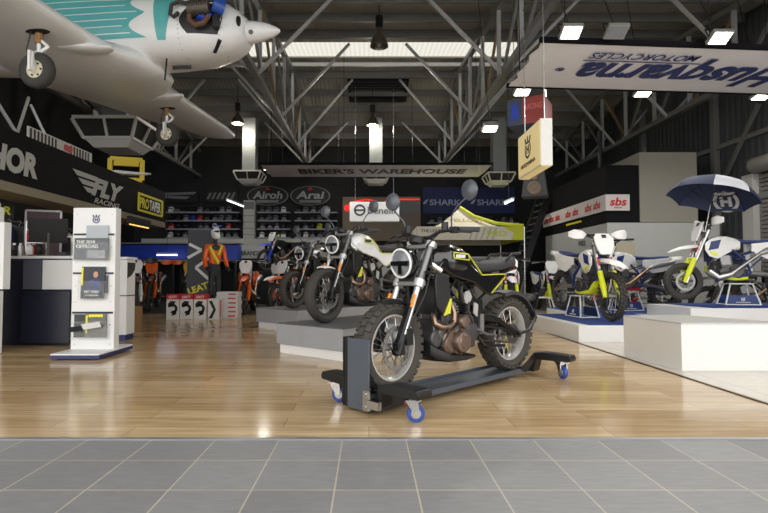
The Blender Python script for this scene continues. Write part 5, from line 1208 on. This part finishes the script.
# ------------------------------------------------------------------ helmets on wall shelves
def helmet_mesh(name, m):
    mb = MB(); mb.cur = 0
    mb.ell((0, 0, .13), (.115, .135, .13), 14, 9); mb.prism([(-.11, -.02), (.11, -.02), (.08, .10), (-.08, .10)], (0, -.10, .03), X, Z, -.0, .05)
    mb.cur = 1; mb.ell((0, -.035, .145), (.10, .108, .052), 14, 7); mb.cur = 0
    mb.prism([(-.09, 0), (.09, 0), (.06, .02), (-.06, .02)], (0, -.17, .20), X, Y, 0, .012)
    return mb
hc = {'black': (34, 34, 37), 'white': (206, 208, 208), 'lime': (190, 204, 40), 'grey': (108, 112, 116), 'red': (176, 44, 40), 'blue': (44, 70, 150)}
protoH = {}
def helmet(colr, x, y, z, shelf, rz):
    if colr not in protoH:
        o = helmet_mesh('helmet', None).build('helmet', [mat('helmet_'+colr, hc[colr], .25), mat('helmet_visor', (22, 22, 26), .12)]); protoH[colr] = o
    else:
        o = protoH[colr].copy(); col.objects.link(o)
    o.location = (x, y, z); o.scale = (.92,)*3; o.rotation_euler = (0, 0, rz)
    tag(o, '%s helmet on the %s' % (colr, shelf), 'helmet', '%s helmets on the %s' % (colr, shelf))
def shelf(x0, x1, z, lab):
    t = thing('wall_shelf', lab, 'shelf', ((x0+x1)/2, 20.3, z)); w = x1-x0
    mb = MB(); mb.box((0, 0, -.012), (w, .42, .024)); mb.build('board', mat('shelf_grey', (130, 132, 138), .5), t, smooth=0)
    mb = MB(); mb.box((0, -.215, -.02), (w, .015, .05)); mb.build('price_rail', mat('rail_pale', (150, 154, 172), .5), t, smooth=0)
    for x in (-w/2+.1, w/2-.1):
        mb = MB(); mb.bar((x, .2, -.16), (x, -.12, -.03), .03); mb.build('bracket', satin_black, t, smooth=0)
rows = [('top', 3.40), ('second', 3.07), ('third', 2.74), ('lowest', 2.40)]
secs = [(-8.0, -5.1, 'helmet wall beside the column, fascia side'), (-4.4, -3.1, 'helmet wall under the Airoh oval'), (-2.95, -1.25, 'helmet wall under the Arai oval')]
rnd = random.Random(3)
for x0, x1, sl in secs:
    for rn, z in rows:
        nm = '%s shelf of the %s' % (rn, sl); shelf(x0, x1, z, nm[0:1].upper()*0+'narrow grey '+nm)
        n = int((x1-x0)/.285)
        for i in range(n):
            if rnd.random() < .05: continue
            cl = rnd.choices(list(hc), [8, 3, 1.3, 3.4, .5, .3])[0]
            helmet(cl, x0+.16+i*.285+rnd.uniform(-.02, .02), 20.27, z+.001, rn+' shelf, '+sl.replace('helmet wall ', ''), rnd.uniform(-.3, .3))
for rn, z in (('upper', 2.98), ('middle', 2.62), ('lower', 2.26)):
    sl = 'shelf below the SHARK banner'; shelf(2.3, 5.9, z, 'narrow grey %s %s' % (rn, sl))
    for i in range(11):
        if rnd.random() < .052: continue
        cl = rnd.choices(list(hc), [6, 3, .6, 4, .5, 1.2])[0]; helmet(cl, 2.48+i*.32, 20.27, z+.001, rn+' '+sl, rnd.uniform(-.5, .5))

# ------------------------------------------------------------------ bikes at the back
mud = mat('brown_exhaust', (90, 80, 70), .5, .6)
dirt_bike('orange dirt bike with a white number plate beside the mannequin', (-2.92, 12.5, 0), -1.5, 'orange dirt bikes', body=orange_p, fork=orange_p, frame=orange_p, seat=black, accent=black, guards=False)
dirt_bike('white and red dirt bike with its wheel turned toward the boxes', (-2.35, 14.6, 0), -2.0, 'dirt bikes at the back', body=white_p, fork=white_p, frame=satin_black, seat=black, accent=red_p, guards=False, steer=.2)
dirt_bike('orange dirt bike standing between the mannequin and the further grey pedestal', (-1.92, 13.05, 0), -2.0, 'orange dirt bikes', body=orange_p, fork=orange_p, frame=satin_black, seat=orange_p, accent=bright_blue, guards=False, steer=.1)
dirt_bike('white dirt bike half hidden behind the silver tank motorcycle', (-1.0, 13.4, 0), -1.9, 'dirt bikes at the back', fork=satin_black, frame=steel, seat=black, accent=white_p, guards=False)
dirt_bike('dark dirt bike behind the silver tank motorcycle, at the column end', (-.2, 14.5, 0), -2.0, 'dirt bikes at the back', body=black, fork=black, frame=satin_black, seat=black, accent=white_p, guards=False)
t = thing('display_stage', 'dark raised stage carrying the blue fendered dirt bike at the back', 'stage', (-2.8, 16.95, 0)); mb = MB(); mb.box((0, 0, .5), (2.4, 1.7, 1.0)); mb.build('body', dark_wall, t, smooth=0); mb = MB(); mb.box((0, 0, 1.02), (2.5, 1.8, .04)); mb.build('top', wood_dark, t, smooth=0)
dirt_bike('black dirt bike with blue fenders raised on the dark stage', (-2.8, 16.95, 1.048), -2.3, 'dirt bikes at the back', body=black, fork=bright_blue, frame=satin_black, seat=black, fend=bright_blue, accent=white_p, guards=False)
dirt_bike('dark adventure style bike with a white nose beside the counter end', (-5.45, 11.9, 0), -1.1, 'dark bikes by the blue shelf', body=black, fork=white_p, frame=satin_black, seat=black, fend=black, accent=white_p, plate=white_p)
dirt_bike('black bike with orange guards standing beyond the dark adventure bike', (-5.7, 13.6, 0), -1.3, 'dark bikes by the blue shelf', body=black, fork=orange_p, frame=orange_p, seat=black, accent=orange_p, plate=orange_p, guards=orange_p)
dirt_bike('black bike with a yellow plate and orange guards left of the leaning banner'.replace('left of', 'beside'), (-4.75, 13.8, 0), -1.4, 'dark bikes by the blue shelf', body=black, fork=black, frame=satin_black, seat=black, accent=neon_yel, plate=mat('amber_plate', (226, 170, 40), .4), guards=orange_p)
dirt_bike('black bike with white shrouds furthest back below the blue shelf', (-6.6, 14.2, 0), -1.2, 'dark bikes by the blue shelf', body=white_p, fork=black, frame=satin_black, seat=black, fend=black, accent=black, plate=black)

# ------------------------------------------------------------------ banner, boxes and mannequin
t = thing('pull_up_banner', 'dark leaning banner with white zigzag bars and yellow LEATT lettering', 'banner', (-3.80, 11.62, 0), (math.radians(-3), 0, .10))
mb = MB(); mb.box((0, 0, 1.0), (.66, .015, 1.9)); sh = mb.build('sheet', mat('charcoal_banner', (58, 62, 68), .55), t, smooth=0); mb = MB(); mb.box((0, .02, .03), (.7, .22, .06)); mb.build('base', satin_black, t, smooth=0, bevel=.01); mb = MB(); mb.cyl((0, .03, .04), (0, .03, 1.95), .012); mb.build('pole', steel, t)
def zz(pts):
    mb = MB()
    for a, b_ in zip(pts, pts[1:]): mb.bar((a[0], -.011, a[1]), (b_[0], -.011, b_[1]), .006, .065, (0, 0, 1)) if True else None
    return mb
zz([(-.30, 1.62), (-.02, 1.48), (-.32, 1.30)]).build('zigzag', text_w, sh, smooth=0); zz([(.26, 1.38), (-.14, 1.08), (.24, .74)]).build('zigzag', text_w, sh, smooth=0)
text('LEATT', (-.02, -.012, .63), V((1, 0, .36)), V((-.36, 0, 1)), .58, .15, text_yel, sh, bold=.03); mb = MB(); mb.prism([(.17, .62), (.30, .72), (.20, .86), (.14, .82), (.22, .73), (.15, .68)], (0, -.010, 0), X, Z, 0, .004); mb.build('arrow_mark', text_yel, sh, smooth=0)
def brace_box(lab, x, y, w=.265, h=.52, d=.2):
    t = thing('product_box', lab, 'box', (x, y, 0), 0, 'white boxes with red tops'); mb = MB(); mb.box((0, 0, h/2), (w, d, h)); b_ = mb.build('carton', mat('carton_white', (216, 212, 210), .5), t, smooth=0, bevel=.003)
    mb = MB(); mb.box((0, -.001, h-.055), (w+.002, d+.002, .11)); mb.build('red_band', mat('carton_red', (188, 28, 40), .5), b_, smooth=0)
    text('LEATT', (0, -d/2-.004, h-.06), X, Z, w*.62, .05, text_w, b_, bold=.02)
    mb = MB(); o_ = V((0, -d/2-.001, .22)); arc_band(mb, o_, X, Z, .045, .10, -2.0, 2.4, .004, 14); mb.prism([(-.09, .02), (.02, .06), (.06, .15), (-.04, .16), (-.10, .10)], o_, X, Z, 0, .004); mb.prism([(-.02, -.15), (.07, -.12), (.08, -.02), (.0, -.05)], o_, X, Z, 0, .004); mb.build('brace_picture', text_black, b_, smooth=0)
brace_box('white and red product box at the counter end of the trio', -4.02, 10.62); brace_box('white and red product box in the middle of the trio', -3.74, 10.62); brace_box('white and red product box next to the striped carton', -3.46, 10.62)
t = thing('product_box', 'white carton with slanted black stripes beside the red topped boxes', 'box', (-3.19, 10.66, 0)); mb = MB(); mb.box((0, 0, .21), (.22, .3, .42)); b_ = mb.build('carton', mat('carton_white', (216, 212, 210)), t, smooth=0); mb = MB()
mb.prism([(-.09, .02), (-.02, .02), (.06, .2), (-.02, .38), (-.09, .38), (.0, .2)], (0, -.151, 0), X, Z, 0, .003); mb.build('stripe', text_black, b_, smooth=0); mb = MB(); mb.box((.111, 0, .21), (.003, .06, .36)); mb.build('red_strip', text_red, b_, smooth=0)
for k in range(6):
    t = thing('flat_carton', 'flat white carton, %s of the stack behind the striped carton' % ['lowest', 'second from the floor', 'third from the floor', 'fourth from the floor', 'second from the top', 'topmost'][k], 'box', (-3.0+.012*(k % 2), 10.99, k*.092), 0, 'stacked flat cartons'); mb = MB(); mb.box((0, 0, .045), (.46, .32, .089)); mb.build('carton', mat('carton_pale', (206, 204, 204), .55), t, smooth=0, bevel=.003); mb = MB(); mb.box((.1, -.161, .045), (.16, .003, .03)); mb.build('print', text_red, t, smooth=0)
# riding gear mannequin
def skin_body(name, pts, edges, rad, m, parent):
    me = bpy.data.meshes.new(name); me.from_pydata(pts, edges, []); o = bpy.data.objects.new(name, me); col.objects.link(o); o.parent = parent
    s = o.modifiers.new('skin', 'SKIN'); 
    if not me.skin_vertices: me.skin_vertices.new() if hasattr(me.skin_vertices, 'new') else None
    for i, r in enumerate(rad): me.skin_vertices[0].data[i].radius = (r, r) if not isinstance(r, tuple) else r
    me.skin_vertices[0].data[0].use_root = True
    sb = o.modifiers.new('smooth', 'SUBSURF'); sb.levels = 2; sb.render_levels = 2
    me.materials.append(m); return o
mq = thing('mannequin', 'mannequin in orange and yellow riding gear with a white and blue helmet', 'mannequin', (-3.38, 11.22, 0), .6); mq.scale = (.74, .85, 1.06)
pts = [(0, 0, .95), (0, 0, 1.15), (0, 0, 1.38), (0, 0, 1.5), (0, -.01, 1.6)]
ed = [(0, 1), (1, 2), (2, 3), (3, 4)]; rad = [(.16, .12), (.14, .11), (.18, .12), (.06, .06), (.06, .06)]
for s_ in (1, -1):
    b0 = len(pts); pts += [(.10*s_, 0, .88), (.11*s_, -.02, .50), (.11*s_, .02, .10), (.11*s_, -.14, .04), (.22*s_, 0, 1.42), (.30*s_, -.02, 1.15), (.30*s_, -.20, .98), (.28*s_, -.30, .98)]
    ed += [(0, b0), (b0, b0+1), (b0+1, b0+2), (b0+2, b0+3), (2, b0+4), (b0+4, b0+5), (b0+5, b0+6), (b0+6, b0+7)]; rad += [.10, .075, .055, .05, .065, .055, .045, .04]
skin_body('body', pts, ed, rad, mat('charcoal_riding_gear', (46, 48, 54), .7), mq)
pts = [(0, 0, 1.02), (0, 0, 1.2), (0, 0, 1.40), (0, 0, 1.50)]; ed = [(0, 1), (1, 2), (2, 3)]; rad = [(.18, .14), (.17, .135), (.20, .14), (.09, .08)]
for s_ in (1, -1):
    b0 = len(pts); pts += [(.24*s_, 0, 1.42), (.315*s_, -.02, 1.15), (.31*s_, -.19, 1.0)]; ed += [(2, b0), (b0, b0+1), (b0+1, b0+2)]; rad += [.085, .07, .058]
js = skin_body('jersey', pts, ed, rad, orange_p, mq)
mb = MB(); mb.tube([(-.20, -.13, 1.44), (-.06, -.17, 1.22), (.06, -.17, 1.10)], .035, 8); mb.tube([(.16, -.13, 1.46), (.04, -.17, 1.26)], .03, 8); mb.build('yellow_flash', neon_yel, mq)
mb = MB(); mb.ell((0, -.02, 1.74), (.125, .155, .145), 18, 12); mb.secx([(-.07, 1.60, 1.70, .05, -.17), (0, 1.59, 1.70, .06, -.19), (.07, 1.60, 1.70, .05, -.17)], 12); hm = mb.build('helmet', white_p, mq)
mb = MB(); mb.ell((0, -.06, 1.75), (.105, .125, .05), 16, 8); mb.build('goggle_opening', black, hm)
mb = MB(); mb.prism([(-.10, -.14), (.10, -.14), (.07, -.33), (-.07, -.33)], (0, 0, 1.86), X, Y, -.008, .008); mb.ell((0, .0, 1.80), (.128, .15, .06), 16, 6); mb.build('peak', bright_blue, hm)
for s_ in (1, -1):
    mb = MB(); mb.ell((.285*s_, -.31, .98), (.045, .06, .05), 10, 8)
    for k in range(4): mb.tube([(.26*s_+.02*k*s_, -.34, .985), (.26*s_+.02*k*s_, -.39, .97), (.26*s_+.02*k*s_, -.40, .94)], .011, 6)
    mb.tube([(.25*s_, -.30, .97), (.235*s_, -.34, .95)], .013, 6); mb.build('glove', black, mq)
    mb = MB(); mb.secx([(.05, .0, .40, .06, .03), (.11, 0, .42, .07, .02), (.17, 0, .40, .06, .03)], 12); o = mb.build('boot', white_p, mq); o.location.x = -.11+.11*s_

# ------------------------------------------------------------------ goods in the dark area behind the counter
t = thing('clothes_rack', 'black clothes rail behind the sales counter', 'rack', (-6.3, 9.6, 0))
mb = MB(); mb.tube([(0, -1.6, 0), (0, -1.6, 1.85), (0, 1.6, 1.85), (0, 1.6, 0)], .018, 8)
for y in (-1.6, 1.6): mb.bar((-.3, y, .02), (.3, y, .02), .04)
mb.build('rail', satin_black, t)
jc = [('charcoal', (54, 54, 58)), ('red', (150, 34, 36)), ('black', (26, 26, 28)), ('grey', (104, 106, 110)), ('navy', (34, 40, 74)), ('white', (196, 196, 194))]
for i in range(12):
    nm, c_ = jc[(i*5+i//4) % 6]; y = 8.15+i*.26
    t = thing('jacket', '%s riding jacket hanging on the rail behind the counter, %s along' % (nm, ['first', 'second', 'third', 'fourth', 'fifth', 'sixth', 'seventh', 'eighth', 'ninth', 'tenth', 'eleventh', 'last'][i]), 'jacket', (-6.3, y, 1.85), 0, 'jackets on the rail')
    mb = MB(); mb.secx([(-.30, -.62, -.18, .05), (-.24, -.66, -.12, .07), (-.1, -.85, -.06, .09), (.1, -.85, -.06, .09), (.24, -.66, -.12, .07), (.30, -.62, -.18, .05)], 14); mb.build('body', mat('cloth_'+nm, c_, .8), t)
    mb = MB(); mb.tube([(0, 0, -.08), (0, 0, -.045), (.03, 0, -.015), (.032, 0, .01), (.02, 0, .028), (0, 0, .034), (-.02, 0, .026), (-.03, 0, .01)], .005, 6); mb.build('hanger', steel, t)
t = thing('small_sign', 'black sign with lime THOR lettering behind the counter under the fascia', 'sign', (-5.7, 7.7, 1.78), math.radians(62)); mb = MB(); mb.box((0, 0, .12), (.62, .03, .24)); mb.build('board', text_black, t, smooth=0); text('THOR', (0, -.018, .12), X, Z, .52, .13, mat('lime_letter', (196, 204, 44), .5), t, bold=.03, shear=.15)
mb = MB(); mb.cyl((0, 0, -1.78), (0, 0, 0), .012); mb.build('pole', satin_black, t)
t = thing('poster_frame', 'grey framed poster with red and white print behind the monitor', 'poster', (-5.35, 8.4, 1.12), math.radians(20)); mb = MB(); mb.box((0, 0, .42), (.5, .03, .84)); mb.build('sheet', mat('red_white_print', (66, 36, 40), .5, var=.9, scale=9), t, smooth=0); mb = MB()
for a, b_ in (((-.25, 0), (.25, 0)), ((-.25, .84), (.25, .84)), ((-.25, 0), (-.25, .84)), ((.25, 0), (.25, .84))): mb.bar((a[0], -.01, a[1]), (b_[0], -.01, b_[1]), .04, .03)
mb.build('frame', alu, t, smooth=0); mb = MB(); mb.box((0, 0, -.55), (.3, .2, 1.12)); mb.build('stand', black, t, smooth=0)
t = thing('helmet', 'black and white striped helmet on a post beside the brochure stand', 'helmet', (-4.15, 7.9, 1.60), .4); helmet_mesh('x', None).build('shell', [white_p, gloss_black], t); mb = MB(); mb.tube([(-.10, -.06, .2), (0, -.02, .265), (.10, -.06, .2)], .02, 8); mb.tube([(-.11, .04, .14), (0, .05, .255), (.11, .04, .14)], .02, 8); mb.build('stripe', gloss_black, t); mb = MB(); mb.cyl((0, 0, -1.6), (0, 0, .05), .02); mb.lathe([(.16, 0), (.16, .02), (0, .03)], (0, 0, -1.6), (0, 0, 1), 16); mb.build('post', satin_black, t)
t = thing('display_bust', 'orange and yellow body armour on a stand behind the counter', 'armour', (-5.55, 7.45, 0)); mb = MB(); mb.secx([(-.2, 1.28, 1.55, .08), (-.1, 1.2, 1.66, .12), (.1, 1.2, 1.66, .12), (.2, 1.28, 1.55, .08)], 14); mb.build('armour_shell', orange_p, t); mb = MB(); mb.box((0, -.11, 1.42), (.2, .03, .2)); mb.build('yellow_plate', paper_y, t, smooth=0, bevel=.01); mb = MB(); mb.cyl((0, 0, 0), (0, 0, 1.25), .025); mb.lathe([(.2, 0), (.2, .02), (0, .03)], (0, 0, 0), (0, 0, 1), 16); mb.build('post', satin_black, t)
for k, (y, c_) in enumerate(((8.4, 'grey'), (9.9, 'black'), (11.4, 'grey'))):
    t = thing('parts_shelving', 'dark parts shelving unit against the dark side wall, %s from the entrance' % ['first', 'second', 'third'][k], 'shelving', (-8.6, y, 0), 0, 'parts shelving units')
    for z in (.1, .6, 1.1, 1.6, 2.05):
        mb = MB(); mb.box((0, 0, z), (.5, 1.4, .03)); mb.build('board', mat('shelf_grey', (130, 132, 138)), t, smooth=0)
    for yy in (-.7, .7):
        mb = MB(); mb.box((.23, yy, 1.05), (.04, .04, 2.1)); mb.box((-.23, yy, 1.05), (.04, .04, 2.1)); mb.build('upright', satin_black, t, smooth=0)
# ------------------------------------------------------------------ daylight, camera
w = bpy.data.worlds.new('daylight'); sc.world = w; w.use_nodes = True
nt = w.node_tree; bg = nt.nodes['Background']; bg.inputs['Color'].default_value = (1.0, .99, .972, 1); bg.inputs['Strength'].default_value = 2.9
cam = bpy.data.cameras.new('camera'); co = bpy.data.objects.new('camera', cam); col.objects.link(co)
cam.sensor_width = 36; cam.lens = 24; cam.shift_x = 15/768; cam.clip_end = 200
co.location = (0, 0, .9); co.rotation_euler = (math.radians(92.12), 0, 0)
sc.camera = co
vs_ = sc.view_settings; vs_.view_transform = 'Standard'; vs_.look = 'None'; vs_.gamma = 1; vs_.use_curve_mapping = False; vs_.exposure = 0.0
sc.cycles.use_denoising = True; sc.cycles.max_bounces = 8; sc.cycles.diffuse_bounces = 4; sc.cycles.caustics_reflective = False; sc.cycles.sample_clamp_indirect = 6
